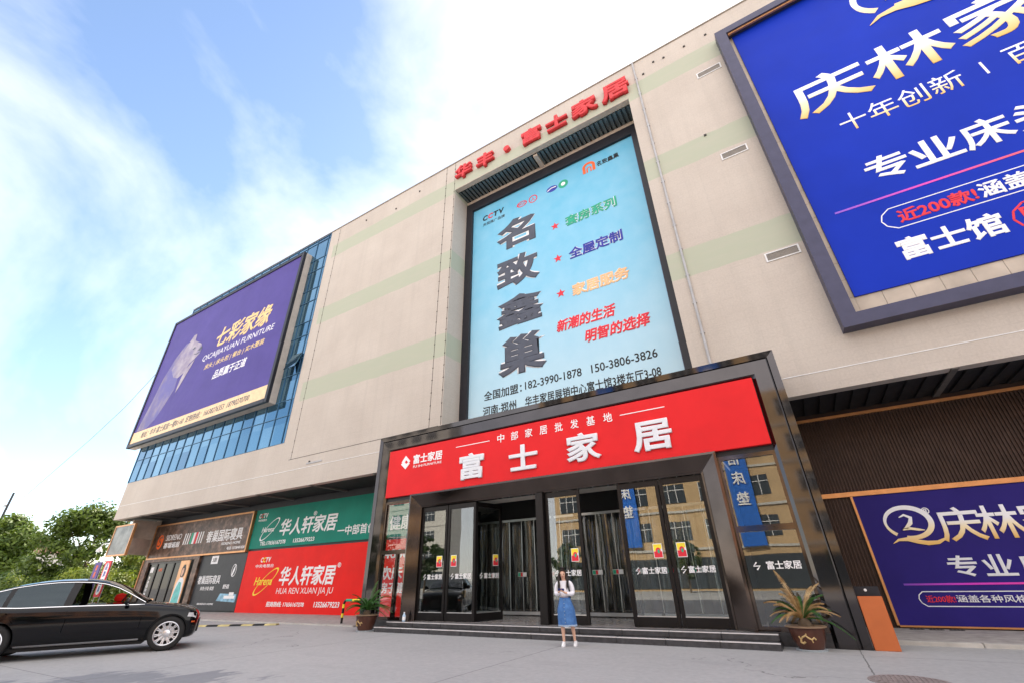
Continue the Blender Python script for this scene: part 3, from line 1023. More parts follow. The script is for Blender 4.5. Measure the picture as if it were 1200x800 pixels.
strip_curtain(CXP - 4.5, CXP - 0.15, 'clear plastic strip curtain behind the open left half of the doors')
strip_curtain(CXP + 0.15, CXP + 2.55, 'clear plastic strip curtain behind the doors right of the centre post')
strip_curtain(CXP + 2.65, DX1 + 0.2, 'clear plastic strip curtain seen through the rightmost closed doors')

# ------------------------------------------------------------------ steps
S = thing('entrance_steps', 'two low dark granite steps with pale highlights painted along their edges before the entrance', 'steps', (-6.9, 12.25, 0))
for (y0, y1, z0, z1, x0, x1) in ((12.25, 12.85, -0.05, 0.135, -12.85, -0.98), (12.55, 12.855, 0.136, 0.268, -12.6, -1.0)):
    s = MB()
    nn = 10
    for i in range(nn):
        s.box(x0 + (x1 - x0) * i / nn + 0.003, x0 + (x1 - x0) * (i + 1) / nn - 0.003, y0, y1, z0, z1)
    st = part('step', s, M['stepstone'], S, bevel=0.012)
    e = MB()  # pale strip painting the reflected highlight along the step edge
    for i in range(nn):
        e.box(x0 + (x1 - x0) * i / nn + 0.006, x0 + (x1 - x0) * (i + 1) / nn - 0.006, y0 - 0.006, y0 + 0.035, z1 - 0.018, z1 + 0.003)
    part('nosing_highlight', e, M['nosing_highlight'], st)

# ------------------------------------------------------------------ red fascia sign on the portal
T = thing('fascia_sign', 'red fascia panel with large white lettering over the entrance doors', 'sign', (-6.9, 13.05, 4.3))
f = MB()
f.box(FX0 + 0.02, FX1 - 0.02, 12.96, 13.098, 4.345, 6.18)
part('red_panel', f, M['redfascia'], T, bevel=0.01)
ranks(T, '富士家居', [(-10.05, 4.58, -8.98, 5.50), (-7.92, 4.62, -6.82, 5.47), (-5.76, 4.60, -4.60, 5.50), (-3.58, 4.60, -2.42, 5.49)], 12.96, M['pearl'], bold=0.034, depth=0.07, name='large_lettering')
mid = '中部家居批发基地'
bx_ = []
for i in range(8):
    x0 = -8.42 + i * (4.28 - 0.28) / 7
    bx_.append((x0, 5.70, x0 + 0.29, 6.00))
ranks(T, mid, bx_, 12.96, M['white'], bold=0.012, depth=0.01, name='small_lettering')
letters(T, '富士家居', (-12.40, 5.49, -10.93, 5.86), 12.96, M['white'], bold=0.03, fit='b', depth=0.012, name='logo_lettering')
letters(T, 'FU SHI FURNITURE', (-12.38, 5.35, -10.95, 5.44), 12.96, M['white'], bold=0.005, fit='b', depth=0.008, name='latin_lettering')
f = MB()
cx, cz = -12.80, 5.62
f.prism([(cx - .02, cz + .27), (cx + .24, cz + .03), (cx + .16, cz - .04), (cx + .02, cz + .09), (cx - .06, cz + .02), (cx + .06, cz - .09), (cx - .01, cz - .16), (cx - .22, cz + .03)], 12.948, 12.96)
f.prism([(cx + .02, cz - .27), (cx - .24, cz - .05), (cx - .17, cz + .0), (cx - .03, cz - .13), (cx + .10, cz - .02), (cx + .24, cz - .06)], 12.942, 12.948)
part('emblem', f, M['white'], T)
for a, b_ in ((-10.28, -8.76), (-3.87, -2.50)):
    f = MB()
    f.box(a, b_, 12.95, 12.96, 5.825, 5.85)
    part('rule', f, M['white'], T)

# ------------------------------------------------------------------ letters along the roof edge
T = thing('rooftop_sign', 'weathered red channel letters standing along the roof edge above the middle billboard', 'sign', (-7.2, 14.98, 23.1))
for ch, bxx in (('华', (-12.72, 23.33, -11.46, 24.42)), ('丰', (-11.08, 23.28, -9.83, 24.36)), ('富', (-7.88, 23.20, -6.62, 24.30)), ('士', (-6.30, 23.20, -4.99, 24.24)), ('家', (-4.74, 23.14, -3.24, 24.30)), ('居', (-3.0, 23.10, -1.52, 24.32))):
    lo = letters(T, ch, bxx, 14.999, M['redletter'], bold=0.038, fit='b', depth=0.22, name='letter')
f = MB()
f.ellipse(-8.9, 23.72, 0.2, 0.2, 14.78, 14.999, n=20)
part('dot', f, M['redletter'], T)

# ------------------------------------------------------------------ middle billboard
T = thing('middle_billboard', 'tall pale cyan billboard with big slate brush characters set in the wall recess', 'billboard', (-7.3, 16.6, 7.2))
f = MB()
BX0, BX1, BZ0, BZ1, BY = -12.34, -2.12, 7.25, 21.78, 16.40
f.box(RX0 + 0.002, BX0, 16.25, 16.795, 7.21, 22.42)
f.box(BX1, RX1 - 0.002, 16.25, 16.795, 7.21, 22.42)
f.box(BX0, BX1, 16.25, 16.795, BZ1, 22.42)
part('frame', f, M['frameblack'], T)
f = MB()
f.box(BX0, BX1, BY, 16.79, BZ0, BZ1)
part('printed_panel', f, M['cyan'], T)
f = MB()
f.box(BX1 - 0.03, BX1 + 0.0, 16.30, 16.399, BZ0, BZ1)
part('edge_strip', f, M['frameblue'], T)
v = [(-10.62, 17.66, -8.08, 19.72), (-10.64, 15.02, -8.0, 17.02), (-10.65, 12.58, -7.92, 14.42), (-10.58, 9.95, -7.92, 12.02)]
ranks(T, '名致鑫巢', v, BY, M['white'], bold=0.085, depth=0.006, name='lettering_halo')
ranks(T, '名致鑫巢', v, BY - 0.006, M['inkgrey'], bold=0.043, depth=0.012, name='tall_lettering')
for (cx, cz), (body, bxx, mt) in zip(((-6.93, 17.88), (-6.93, 15.70), (-6.94, 13.56)),
        (('套房系列', (-6.34, 17.5, -3.52, 18.2), M['green']), ('全屋定制', (-6.32, 15.32, -3.53, 16.02), M['navy']), ('家居服务', (-6.35, 13.12, -3.52, 13.83), M['orange']))):
    f = MB()
    f.prism(star(cx, cz, 0.25), BY - 0.012, BY)
    part('star', f, M['red'], T)
    letters(T, body, bxx, BY, M['white'], bold=0.07, fit='b', depth=0.006, name='lettering_halo')
    letters(T, body, bxx, BY - 0.006, mt, bold=0.04, fit='b', depth=0.01)
for body, bxx in (('新潮的生活', (-7.32, 11.45, -4.40, 12.10)), ('明智的选择', (-5.98, 10.52, -3.02, 11.18))):
    letters(T, body, bxx, BY, M['white'], bold=0.075, fit='b', depth=0.006, shear=0.2, name='lettering_halo')
    letters(T, body, bxx, BY - 0.006, M['red'], bold=0.04, fit='b', depth=0.01, shear=0.2)
letters(T, '全国加盟：', (-11.42, 8.98, -9.30, 9.47), BY, M['black'], bold=0.018, fit='b', depth=0.008)
letters(T, '182-3990-1878', (-9.12, 9.06, -6.30, 9.45), BY, M['black'], bold=0.012, fit='b', depth=0.008)
letters(T, '150-3806-3826', (-5.85, 9.06, -3.03, 9.45), BY, M['black'], bold=0.012, fit='b', depth=0.008)
letters(T, '河南·郑州', (-11.48, 8.20, -9.62, 8.70), BY, M['black'], bold=0.018, fit='b', depth=0.008)
letters(T, '华丰家居展销中心富士馆3楼东厅3-08', (-9.15, 8.20, -3.02, 8.72), BY, M['black'], bold=0.018, fit='b', depth=0.008)
def cctv(parent, box, y, dark, sub=None, subbox=None, cmat=None):
    x0, z0, x1, z1 = box
    w_ = (x1 - x0) / 4
    for i, ch in enumerate('CCTV'):
        letters(parent, ch, (x0 + i * w_ + w_ * 0.05, z0, x0 + (i + 1) * w_ - w_ * 0.02, z1), y, (cmat or M['red']) if i == 1 else dark, bold=0.05, fit='b', depth=0.008, shear=0.12)
    if sub:
        letters(parent, sub, subbox, y, dark, bold=0.012, fit='b', depth=0.006)
cctv(T, (-11.66, 20.62, -10.10, 21.02), BY, M['black'], '央视推广品牌', (-11.62, 20.20, -10.06, 20.44))
for (cx, cz, a, mt, inn) in ((-8.88, 20.58, 0.34, M['red'], 0.78), (-8.14, 20.58, 0.28, M['red'], 0.8), (-6.92, 20.66, 0.34, M['navy'], None), (-6.22, 20.64, 0.29, M['green'], None)):
    f = MB()
    f.ellipse(cx, cz, a, a * 0.62 if cx in (-8.88, -6.92) else a, BY - 0.01, BY, n=28, inner=inn)
    part('award_badge', f, mt, T)
letters(T, 'FCC', (-9.10, 20.50, -8.66, 20.66), BY, M['red'], fit='b', depth=0.008)
letters(T, '人', (-8.28, 20.45, -8.0, 20.70), BY, M['red'], fit='b', depth=0.008)
f = MB()
stroke(f, [(-7.2, 20.60), (-6.95, 20.72), (-6.65, 20.70)], 0.03, BY - 0.016, BY - 0.0102)
f.ellipse(-6.22, 20.64, 0.13, 0.13, BY - 0.016, BY - 0.0102, n=18)
part('badge_mark', f, M['white'], T)
f = MB()
f.box(-5.02, -4.86, BY - 0.01, BY, 20.62, 21.05)
f.box(-4.46, -4.30, BY - 0.01, BY, 20.62, 21.05)
stroke(f, arc(-4.66, 21.05, 0.29, 0.24, pi, 0, 14), 0.075, BY - 0.01, BY)
stroke(f, arc(-4.66, 20.88, 0.11, 0.10, pi, 0, 10), 0.035, BY - 0.01, BY)
f.box(-4.81, -4.73, BY - 0.01, BY, 20.62, 20.88)
f.box(-4.59, -4.51, BY - 0.01, BY, 20.62, 20.88)
part('orange_emblem', f, M['orangered'], T)
letters(T, '名致鑫巢', (-4.22, 20.72, -2.98, 21.08), BY, M['black'], bold=0.03, fit='b', depth=0.008)

# ------------------------------------------------------------------ big blue billboard on the right
T = thing('blue_billboard', 'huge royal blue billboard with gold and white characters in a dark frame', 'billboard', (11, 14.9, 7.6))
f = MB()
ox0, ox1, oz0, oz1 = 2.62, 20.5, 7.66, 23.42
for a in ((ox0, ox0 + 0.42, oz0, oz1), (ox1 - 0.42, ox1, oz0, oz1), (ox0 + 0.42, ox1 - 0.42, oz0, oz0 + 0.40), (ox0 + 0.42, ox1 - 0.42, oz1 - 0.38, oz1)):
    f.box(a[0], a[1], 14.55, 14.999, a[2], a[3])
part('frame', f, M['frameblue'], T)
f = MB()
f.box(3.24, 19.8, 14.88, 14.99, 8.70, 23.0)
part('printed_panel', f, M['royal'], T)
f = MB()
for i in range(23):
    f.box(3.05, 3.235, 14.93, 14.998, 8.08 + i * 0.65, 8.08 + i * 0.65 + 0.64)
for i in range(25):
    f.box(3.24 + i * 0.66, 3.24 + i * 0.66 + 0.65, 14.93, 14.998, 8.08, 8.695)
part('tile_border', f, M['tile'], T)
f = MB()
f.box(3.1, 20.0, 14.62, 14.70, 22.93, 23.03)
part('light_strip', f, M['copper'], T)
Y = 14.88
def q_emblem(parent, x0, z0, x1, z1, y, mat):
    """ring with a curl inside and a swash under it"""
    w_, h_ = x1 - x0, z1 - z0
    P_ = lambda u, v_: (x0 + u * w_, z0 + v_ * h_)
    f_ = MB()
    ring = [P_(0.42 + 0.40 * cos(t), 0.60 + 0.40 * sin(t)) for t in [(-0.62 + 1.86 * k / 40) * pi + 0.1 for k in range(41)]]
    ws = [h_ * (0.03 + 0.035 * abs(sin(pi * k / 40 + 0.4))) for k in range(41)]
    stroke(f_, ring, ws, y - 0.012, y)
    cur = [P_(u, v_) for u, v_ in ((0.30, 0.74), (0.40, 0.80), (0.50, 0.72), (0.46, 0.58), (0.36, 0.46), (0.28, 0.42), (0.42, 0.44), (0.56, 0.40), (0.66, 0.38))]
    stroke(f_, cur, [h_ * k for k in (0.01, 0.03, 0.045, 0.05, 0.035, 0.02, 0.035, 0.03, 0.008)], y - 0.020, y - 0.0121)
    sw_ = [P_(u, v_) for u, v_ in ((0.02, 0.07), (0.14, 0.16), (0.30, 0.17), (0.46, 0.10), (0.62, 0.05), (0.80, 0.06), (0.93, 0.14), (1.0, 0.24))]
    stroke(f_, sw_, [h_ * k for k in (0.004, 0.03, 0.05, 0.055, 0.055, 0.045, 0.025, 0.004)], y - 0.028, y - 0.0201)
    return part('emblem', f_, mat, parent)
q_emblem(T, 7.2, 19.35, 10.3, 22.2, Y, M['goldgrad'])
for ch, bxx in (('庆', (4.06, 16.35, 6.42, 18.30)), ('林', (6.48, 16.42, 8.72, 18.30)), ('家', (8.80, 16.36, 11.1, 18.42)), ('居', (11.25, 16.36, 13.5, 18.32))):
    letters(T, ch, bxx, Y, M['goldgrad'], bold=0.018, fit='b', depth=0.012, name='gold_lettering')
letters(T, '十年创新', (5.0, 14.98, 8.30, 15.82), Y, M['goldgrad'], bold=0.0, fit='b', depth=0.008)
f = MB()
f.box(8.80, 8.86, Y - 0.008, Y, 15.08, 15.66)
part('rule', f, M['white'], T)
letters(T, '百', (9.36, 14.98, 10.12, 15.78), Y, M['goldgrad'], bold=0.0, fit='b', depth=0.008)
for ch, bxx in (('专', (4.95, 12.46, 6.05, 13.50)), ('业', (6.10, 12.46, 7.30, 13.46)), ('床', (7.34, 12.40, 8.46, 13.48)), ('头', (8.52, 12.40, 9.62, 13.48))):
    letters(T, ch, bxx, Y, M['white'], bold=0.025, fit='b', depth=0.012)
f = MB()
f.box(3.72, 11.6, Y - 0.008, Y, 11.80, 11.87)
part('rainbow_rule', f, M['rainbow'], T)
def pill(parent, x0, z0, x1, z1, y, mat, t=0.03):
    h_ = (z1 - z0) / 2
    c_ = h_ * 0.75
    pts = [(x0 + c_, z0), (x1, z0), (x1, z1), (x0 + c_, z1), (x0 + c_ * .25, z1 - h_ * .45), (x0, z0 + h_), (x0 + c_ * .25, z0 + h_ * .45), (x0 + c_, z0)]
    f_ = MB()
    for a_, b__ in zip(pts[:-1], pts[1:]):
        stroke(f_, [a_, b__], t / 2, y - 0.006, y)
    return part('outline', f_, mat, parent)
pill(T, 4.68, 10.58, 13.5, 11.36, Y, M['white'])
letters(T, '近200款!', (5.08, 10.70, 6.90, 11.20), Y, M['red'], bold=0.035, fit='b', depth=0.01)
letters(T, '涵盖各种风格', (6.95, 10.68, 10.2, 11.24), Y, M['white'], bold=0.03, fit='b', depth=0.01)
letters(T, '富士馆', (4.70, 9.42, 7.02, 10.20), Y, M['white'], bold=0.035, fit='b', depth=0.01)
pill(T, 7.2, 9.30, 8.7, 10.22, Y, M['red'], 0.05)
letters(T, '附', (7.40, 9.45, 8.1, 10.1), Y, M['red'], bold=0.02, fit='b', depth=0.01)

# ------------------------------------------------------------------ purple boxed billboard on the glass corner
T = thing('purple_billboard', 'purple boxed billboard with a lion portrait mounted on the blue glass corner', 'billboard', (-35.7, 14.4, 11.5))
LX0, LX1, LZ0, LZ1, LY = -46.35, -26.83, 11.66, 23.80, 14.42
f = MB()
f.box(LX0 + 0.01, LX1 - 0.01, LY + 0.14, W + 0.02, LZ0 + 0.01, LZ1 - 0.01)
part('box_body', f, M['boxgrey'], T)
f = MB()
for a in ((LX0, LX0 + 0.28, LZ0, LZ1), (LX1 - 0.30, LX1, LZ0, LZ1), (LX0 + 0.28, LX1 - 0.30, LZ0, LZ0 + 0.30), (LX0 + 0.28, LX1 - 0.30, LZ1 - 0.26, LZ1)):
    f.box(a[0], a[1], LY - 0.07, LY + 0.139, a[2], a[3])
part('frame', f, M['frameblack'], T, bevel=0.02)
f = MB()
f.box(LX0 + 0.28, LX1 - 0.30, LY, LY + 0.135, LZ0 + 0.30, LZ1 - 0.26)
part('printed_panel', f, M['purple'], T)
f = MB()
f.box(LX0 + 0.28, LX1 - 0.31, LY - 0.008, LY, LZ0 + 0.31, LZ0 + 1.28)
part('address_strip', f, M['lightorange'], T)
letters(T, '地址：华丰·富士家居一楼B1-60  定制热线：16638276353  18790270700', (-44.4, 12.22, -29.1, 12.76), LY - 0.008, M['inkgrey'], bold=0.01, fit='b', depth=0.006, shear=0.15)
letters(T, '七彩家缘', (-36.7, 18.25, -29.3, 20.1), LY, M['gold'], bold=0.03, fit='b', depth=0.012, shear=0.22, name='gold_lettering')
letters(T, 'QICAIJIAYUAN FURNITURE', (-38.0, 17.33, -28.4, 17.98), LY, M['white'], bold=-0.004, fit='b', depth=0.008, shear=0.18)
letters(T, '床头 | 床头柜 | 餐台 | 实木整装', (-37.2, 16.45, -29.2, 17.02), LY, M['gold'], bold=0.012, fit='b', depth=0.008, shear=0.15)
letters(T, '品质赢于正道', (-35.3, 15.25, -30.9, 16.02), LY, M['white'], bold=0.02, fit='b', depth=0.008, shear=0.15)
def print_mat(name, a, b_, sc, lo=0.35, hi=0.62, ground=(0.098, 0.078, 0.30), cut=(0.38, 0.56)):
    mt, nt, bb = nodes_of(name)
    vv = coords(nt, 'Object', sc)
    c_ = ramp(nt, noise(nt, vv, 1.1, 7, 0.65), [(lo, a), (hi, b_)])
    c_ = mixc(nt, ramp(nt, noise(nt, coords(nt), 0.5, 6, 0.6), [(cut[0], (0, 0, 0)), (cut[1], (1, 1, 1))]), c_, ground)
    nt.links.new(c_, bb.inputs['Base Color'])
    bb.inputs['Roughness'].default_value = 0.45
    return mt
mane = print_mat('printed_mane', (0.11, 0.075, 0.20), (0.30, 0.24, 0.31), (0.5, 1, 0.28))
coat = print_mat('printed_coat', (0.20, 0.15, 0.25), (0.42, 0.36, 0.40), (0.8, 1, 0.8), cut=(0.5, 0.75))
def U(x, z):   # picture frame of the panel print
    return (x, z)
f = MB()
f.prism([(-45.7, 13.0), (-44.9, 15.4), (-44.4, 17.4), (-43.4, 19.2), (-42.2, 20.3), (-41.2, 20.4), (-40.6, 19.5), (-40.9, 18.2), (-41.5, 17.0), (-41.3, 15.9), (-42.1, 14.6), (-42.9, 13.6), (-44.0, 12.98)], LY - 0.006, LY)
part('lion_mane_print', f, mane, T)
f = MB()
f.prism([(-43.3, 18.1), (-42.5, 19.3), (-41.9, 20.0), (-41.2, 20.9), (-40.75, 20.9), (-40.6, 20.2), (-40.0, 19.9), (-39.2, 19.5), (-38.85, 19.0), (-38.95, 18.5), (-39.5, 18.2), (-40.2, 17.9), (-40.7, 17.2), (-41.5, 16.9), (-42.4, 17.2)], LY - 0.012, LY - 0.0062)
part('lion_head_print', f, coat, T)
f = MB()
f.prism([(-39.5, 18.95), (-39.0, 19.25), (-38.8, 19.0), (-39.0, 18.8)], LY - 0.018, LY - 0.0122)
part('lion_nose_print', f, M['inkgrey'], T)
f = MB()
f.prism([(-40.6, 19.35), (-40.25, 19.5), (-40.05, 19.35), (-40.3, 19.25)], LY - 0.018, LY - 0.0122)
part('lion_eye_print', f, M['inkgrey'], T)
f = MB()
stroke(f, [(-38.95, 18.7), (-39.5, 18.62), (-40.0, 18.75)], [0.02, 0.05, 0.02], LY - 0.018, LY - 0.0122)
part('lion_mouth_print', f, M['inkgrey'], T)
f = MB()
f.prism([(-40.6, 17.4), (-39.9, 17.9), (-39.4, 18.1), (-39.9, 17.1), (-40.5, 16.0), (-40.9, 15.4), (-40.9, 16.4)], LY - 0.018, LY - 0.0122)
part('lion_beard_print', f, coat, T)

# ------------------------------------------------------------------ ground floor boards on the left
def board(name, label, cat, x0, x1, z0, z1, mat, y0=GF - 0.1, edge=None):
    t = thing(name, label, cat, ((x0 + x1) / 2, GF - 0.05, z0))
    f_ = MB()
    f_.box(x0, x1, y0, GF - 0.003, z0, z1)
    part('board', f_, mat, t)
    if edge:
        f_ = MB()
        e_ = 0.10
        for a_ in ((x0 - e_, x0 - 0.002, z0 - e_, z1 + e_), (x1 + 0.002, x1 + e_, z0 - e_, z1 + e_), (x0, x1, z0 - e_, z0 - 0.002), (x0, x1, z1 + 0.002, z1 + e_)):
            f_.box(a_[0], a_[1], y0 - 0.05, GF - 0.004, a_[2], a_[3])
        part('frame', f_, edge, t)
    return t
yb = GF - 0.1
T = board('teal_sign', 'teal shop sign with white lettering above the red board left of the entrance', 'sign', -30.08, -13.25, 3.42, 5.72, M['teal'])
cctv(T, (-29.7, 5.2, -28.75, 5.48), yb, M['white'], '中央电视台', (-29.68, 5.0, -28.8, 5.14), M['red'])
f = MB()
f.ellipse(-28.25, 4.48, 1.02, 0.30, yb - 0.01, yb, tilt=0.62, inner=0.90)
part('logo_ring', f, M['white'], T)
letters(T, 'Harena', (-29.05, 4.33, -27.8, 4.62), yb, M['white'], bold=0.01, fit='b', depth=0.014, shear=0.25)
letters(T, '华人轩家居', (-27.2, 4.02, -22.0, 4.98), yb, M['white'], bold=0.025, fit='b', depth=0.012, shear=0.12)
letters(T, '®', (-24.2, 4.95, -23.9, 5.2), yb, M['white'], fit='b', depth=0.008)
letters(T, '一中部首创', (-21.85, 3.72, -18.95, 4.22), yb, M['white'], bold=0.015, fit='b', depth=0.01)
letters(T, 'TEL:17656167378', (-28.95, 3.58, -26.4, 3.80), yb, M['white'], bold=0.02, fit='b', depth=0.008)
letters(T, '13526679223', (-25.65, 3.58, -23.75, 3.80), yb, M['white'], bold=0.02, fit='b', depth=0.008)
letters(T, '健康家', (-17.9, 3.72, -15.6, 4.42), yb, M['white'], bold=0.02, fit='b', depth=0.01)
T = board('red_board', 'large red advertising board with a yellow ring logo left of the entrance', 'sign', -29.98, -13.25, 0.03, 3.30, M['redboard'])
cctv(T, (-28.45, 2.62, -27.45, 2.90), yb, M['white'], '中央电视台', (-28.85, 2.34, -27.05, 2.53), M['yellow'])
f = MB()
f.ellipse(-27.5, 1.60, 1.22, 0.30, yb - 0.01, yb, tilt=0.58, inner=0.90)
part('logo_ring', f, M['yellow'], T)
letters(T, 'Harena', (-28.6, 1.42, -26.9, 1.84), yb, M['yellow'], bold=0.012, fit='b', depth=0.014, shear=0.25)
letters(T, '华人轩家居', (-26.25, 1.36, -21.5, 2.34), yb, M['white'], bold=0.03, fit='b', depth=0.012, shear=0.12)
letters(T, '®', (-21.42, 2.16, -21.15, 2.4), yb, M['white'], fit='b', depth=0.008)
letters(T, 'HUA REN XUAN JIA JU', (-26.3, 0.88, -21.5, 1.26), yb, M['white'], bold=-0.008, fit='b', depth=0.008, shear=0.12)
letters(T, '招商热线: 17656167378', (-27.0, 0.34, -23.65, 0.60), yb, M['white'], bold=0.03, fit='b', depth=0.008, shear=0.12)
letters(T, '13526679223', (-22.85, 0.34, -20.85, 0.60), yb, M['white'], bold=0.03, fit='b', depth=0.008, shear=0.12)
letters(T, '4008', (-18.1, 2.45, -16.4, 2.85), yb, M['white'], bold=0.02, fit='b', depth=0.01)
letters(T, '欢床 / 床', (-18.2, 1.52, -15.4, 2.12), yb, M['white'], bold=0.025, fit='b', depth=0.01)
letters(T, '房子健康家', (-18.1, 0.95, -15.6, 1.42), yb, M['white'], bold=0.025, fit='b', depth=0.01)

T = board('granite_sign', 'dark brown granite shop sign with a red disc logo and Italian flag bars', 'sign', -43.1, -30.25, 3.38, 5.60, M['stone'], y0=GF - 0.2, edge=M['copper'])
yg = GF - 0.2
f = MB()
f.ellipse(-41.92, 4.46, 0.42, 0.50, yg - 0.012, yg, n=28)
part('logo_disc', f, M['orangered'], T)
f = MB()
stroke(f, [(-41.65, 4.72), (-41.85, 4.80), (-42.1, 4.68), (-41.95, 4.50), (-41.72, 4.38), (-41.85, 4.16), (-42.15, 4.2)], 0.05, yg - 0.02, yg - 0.0122)
part('logo_mark', f, M['stone'], T)
letters(T, 'SIDRENO', (-41.1, 4.50, -38.85, 4.88), yg, M['white'], bold=-0.005, fit='b', depth=0.01)
letters(T, '喜瑞诺居', (-41.15, 3.98, -38.85, 4.36), yg, M['white'], bold=0.02, fit='b', depth=0.01)
for i in range(9):
    mt = M['white'] if i < 3 or i > 5 else (M['green'], M['white'], M['red'])[i - 3]
    f = MB()
    x = -38.4 + i * 0.30
    wd = 0.26 if 3 <= i <= 5 else 0.12
    f.prism([(x, 4.1), (x + wd, 4.1), (x + wd + 0.05, 4.84), (x + 0.05, 4.84)], yg - 0.01, yg)
    part('flag_bar', f, mt, T)
letters(T, '奢巢国际寝具', (-35.3, 4.06, -30.95, 4.82), yg, M['white'], bold=0.02, fit='b', depth=0.012)
letters(T, 'SIDRENO HOME', (-33.2, 3.82, -31.0, 3.98), yg, M['white'], fit='b', depth=0.008)
letters(T, '电话 13738481828', (-32.4, 3.50, -30.4, 3.70), yg, M['white'], bold=0.02, fit='b', depth=0.008)

T = board('charcoal_board', 'charcoal advertising board for bedding between the shop door and red board', 'sign', -35.35, -30.02, 0.10, 3.24, M['charcoal'])
letters(T, '奢巢国际寝具', (-35.05, 1.56, -32.4, 2.06), yb, M['white'], bold=0.01, fit='b', depth=0.01)
letters(T, '床垫·沙发·家居', (-34.5, 1.20, -32.9, 1.42), yb, M['white'], bold=0.01, fit='b', depth=0.008)
f = MB()
f.box(-34.05, -33.25, yb - 0.008, yb, 2.72, 3.2)
part('white_label', f, M['white'], T)
letters(T, 'S居', (-33.9, 2.82, -33.4, 3.08), yb - 0.008, M['charcoal'], fit='b', depth=0.006)
f = MB()
f.ellipse(-31.1, 2.28, 0.26, 0.36, yb - 0.008, yb, inner=0.88, n=24)
stroke(f, [(-31.2, 2.0), (-31.1, 2.3), (-31.02, 2.58)], [0.06, 0.09, 0.02], yb - 0.008, yb)
part('oval_logo', f, M['white'], T)
f = MB()
f.prism([(-32.3, 0.62), (-30.2, 0.55), (-30.2, 0.98), (-32.0, 1.02)], yb - 0.006, yb)
part('blue_print', f, pm('pale_blue_print', (0.22, 0.42, 0.55), 0.5, var=0.5), T)
f = MB()
f.box(-31.5, -30.35, yb - 0.012, yb - 0.0062, 0.74, 0.90)
f.box(-31.0, -30.5, yb - 0.012, yb - 0.0062, 0.91, 1.08)
part('bed_print', f, M['white'], T)
letters(T, 'SIDRENO HOME', (-34.4, 0.40, -32.5, 0.50), yb, M['white'], fit='b', depth=0.008)
letters(T, '舒适', (-31.9, 1.28, -31.2, 1.52), yb, M['white'], fit='b', depth=0.008)

# shopfront with dark glazed doors
T = thing('shop_front', 'dark glazed shopfront in a granite surround under the granite sign', 'shop front', (-39.3, GF - 0.2, 0))
f = MB()
f.box(-43.35, -42.55, GF - 0.25, GF - 0.004, 0.03, 3.27)
f.box(-42.55, -35.38, GF - 0.25, GF - 0.004, 3.08, 3.27)
f.box(-36.0, -35.38, GF - 0.25, GF - 0.004, 0.03, 3.08)
part('surround', f, M['stone'], T, bevel=0.01)
f = MB()
f.box(-43.42, -43.34, GF - 0.30, GF - 0.26, 0.03, 3.27)
part('copper_edge', f, M['copper'], T)
for i in range(4):
    x = -42.5 + i * 1.22
    f = MB()
    f.box(x, x + 0.07, GF - 0.16, GF - 0.05, 0.04, 3.07)
    f.box(x + 1.13, x + 1.20, GF - 0.16, GF - 0.05, 0.04, 3.07)
    f.box(x + 0.07, x + 1.13, GF - 0.16, GF - 0.05, 0.04, 0.2)
    f.box(x + 0.07, x + 1.13, GF - 0.16, GF - 0.05, 2.95, 3.07)
    d = part('door', f, M['doorframe'], T)
    f = MB()
    f.box(x + 0.07, x + 1.13, GF - 0.11, GF - 0.10, 0.2, 2.95)
    part('glass_pane', f, pm('dark_shop_glass', (0.008, 0.008, 0.009), 0.04, spec=0.22), d)
    if i == 0:
        for q, ch in enumerate('奢巢国际寝具'):
            letters(d, ch, (x + 0.40, 1.95 - q * 0.26, x + 0.66, 2.17 - q * 0.26), GF - 0.112, M['white'], fit='b', depth=0.004)
        f = MB()
        f.box(x + 0.35, x + 0.8, GF - 0.118, GF - 0.112, 2.4, 2.75)
        part('white_label', f, M['white'], d)
    if i == 1:
        letters(d, 'S居', (x + 0.35, 2.45, x + 0.85, 2.65), GF - 0.112, M['orangered'], fit='b', depth=0.004)
        f = MB()
        f.box(x + 0.3, x + 0.95, GF - 0.118, GF - 0.112, 0.3, 0.75)
        part('notice', f, M['orange'], d)
T = thing('poster_board', 'tall orange poster of a woman in a teal dress beside the dark shop doors', 'poster', (-36.9, GF - 0.3, 0.3))
f = MB()
f.box(-37.55, -36.35, GF - 0.32, GF - 0.26, 0.33, 3.04)
part('board', f, M['orange'], T)
yp = GF - 0.32
def dab(nm, pts, k, mt):
    f_ = MB()
    f_.prism(pts, yp - 0.004 * k, yp - 0.004 * (k - 1) - 0.0003)
    part(nm, f_, mt, T)
dab('dress_print', [(-37.5, 0.36), (-36.42, 0.36), (-36.4, 1.2), (-36.52, 1.85), (-36.75, 2.02), (-37.1, 1.95), (-37.35, 1.6)], 1, M['pearl'])
dab('dress_print', [(-37.45, 0.36), (-36.5, 0.36), (-36.55, 1.2), (-36.72, 1.7), (-37.0, 1.75), (-37.28, 1.3)], 2, pm('teal_print', (0.12, 0.48, 0.46), 0.5, var=0.3))
dab('hair_print', [(-37.12, 2.05), (-37.14, 2.5), (-36.98, 2.78), (-36.74, 2.78), (-36.6, 2.5), (-36.62, 2.1), (-36.8, 2.0)], 2, M['hair'])
dab('face_print', [(-37.06, 2.15), (-37.06, 2.42), (-36.98, 2.56), (-36.82, 2.56), (-36.76, 2.35), (-36.84, 2.12), (-36.95, 2.06)], 3, M['skin'])

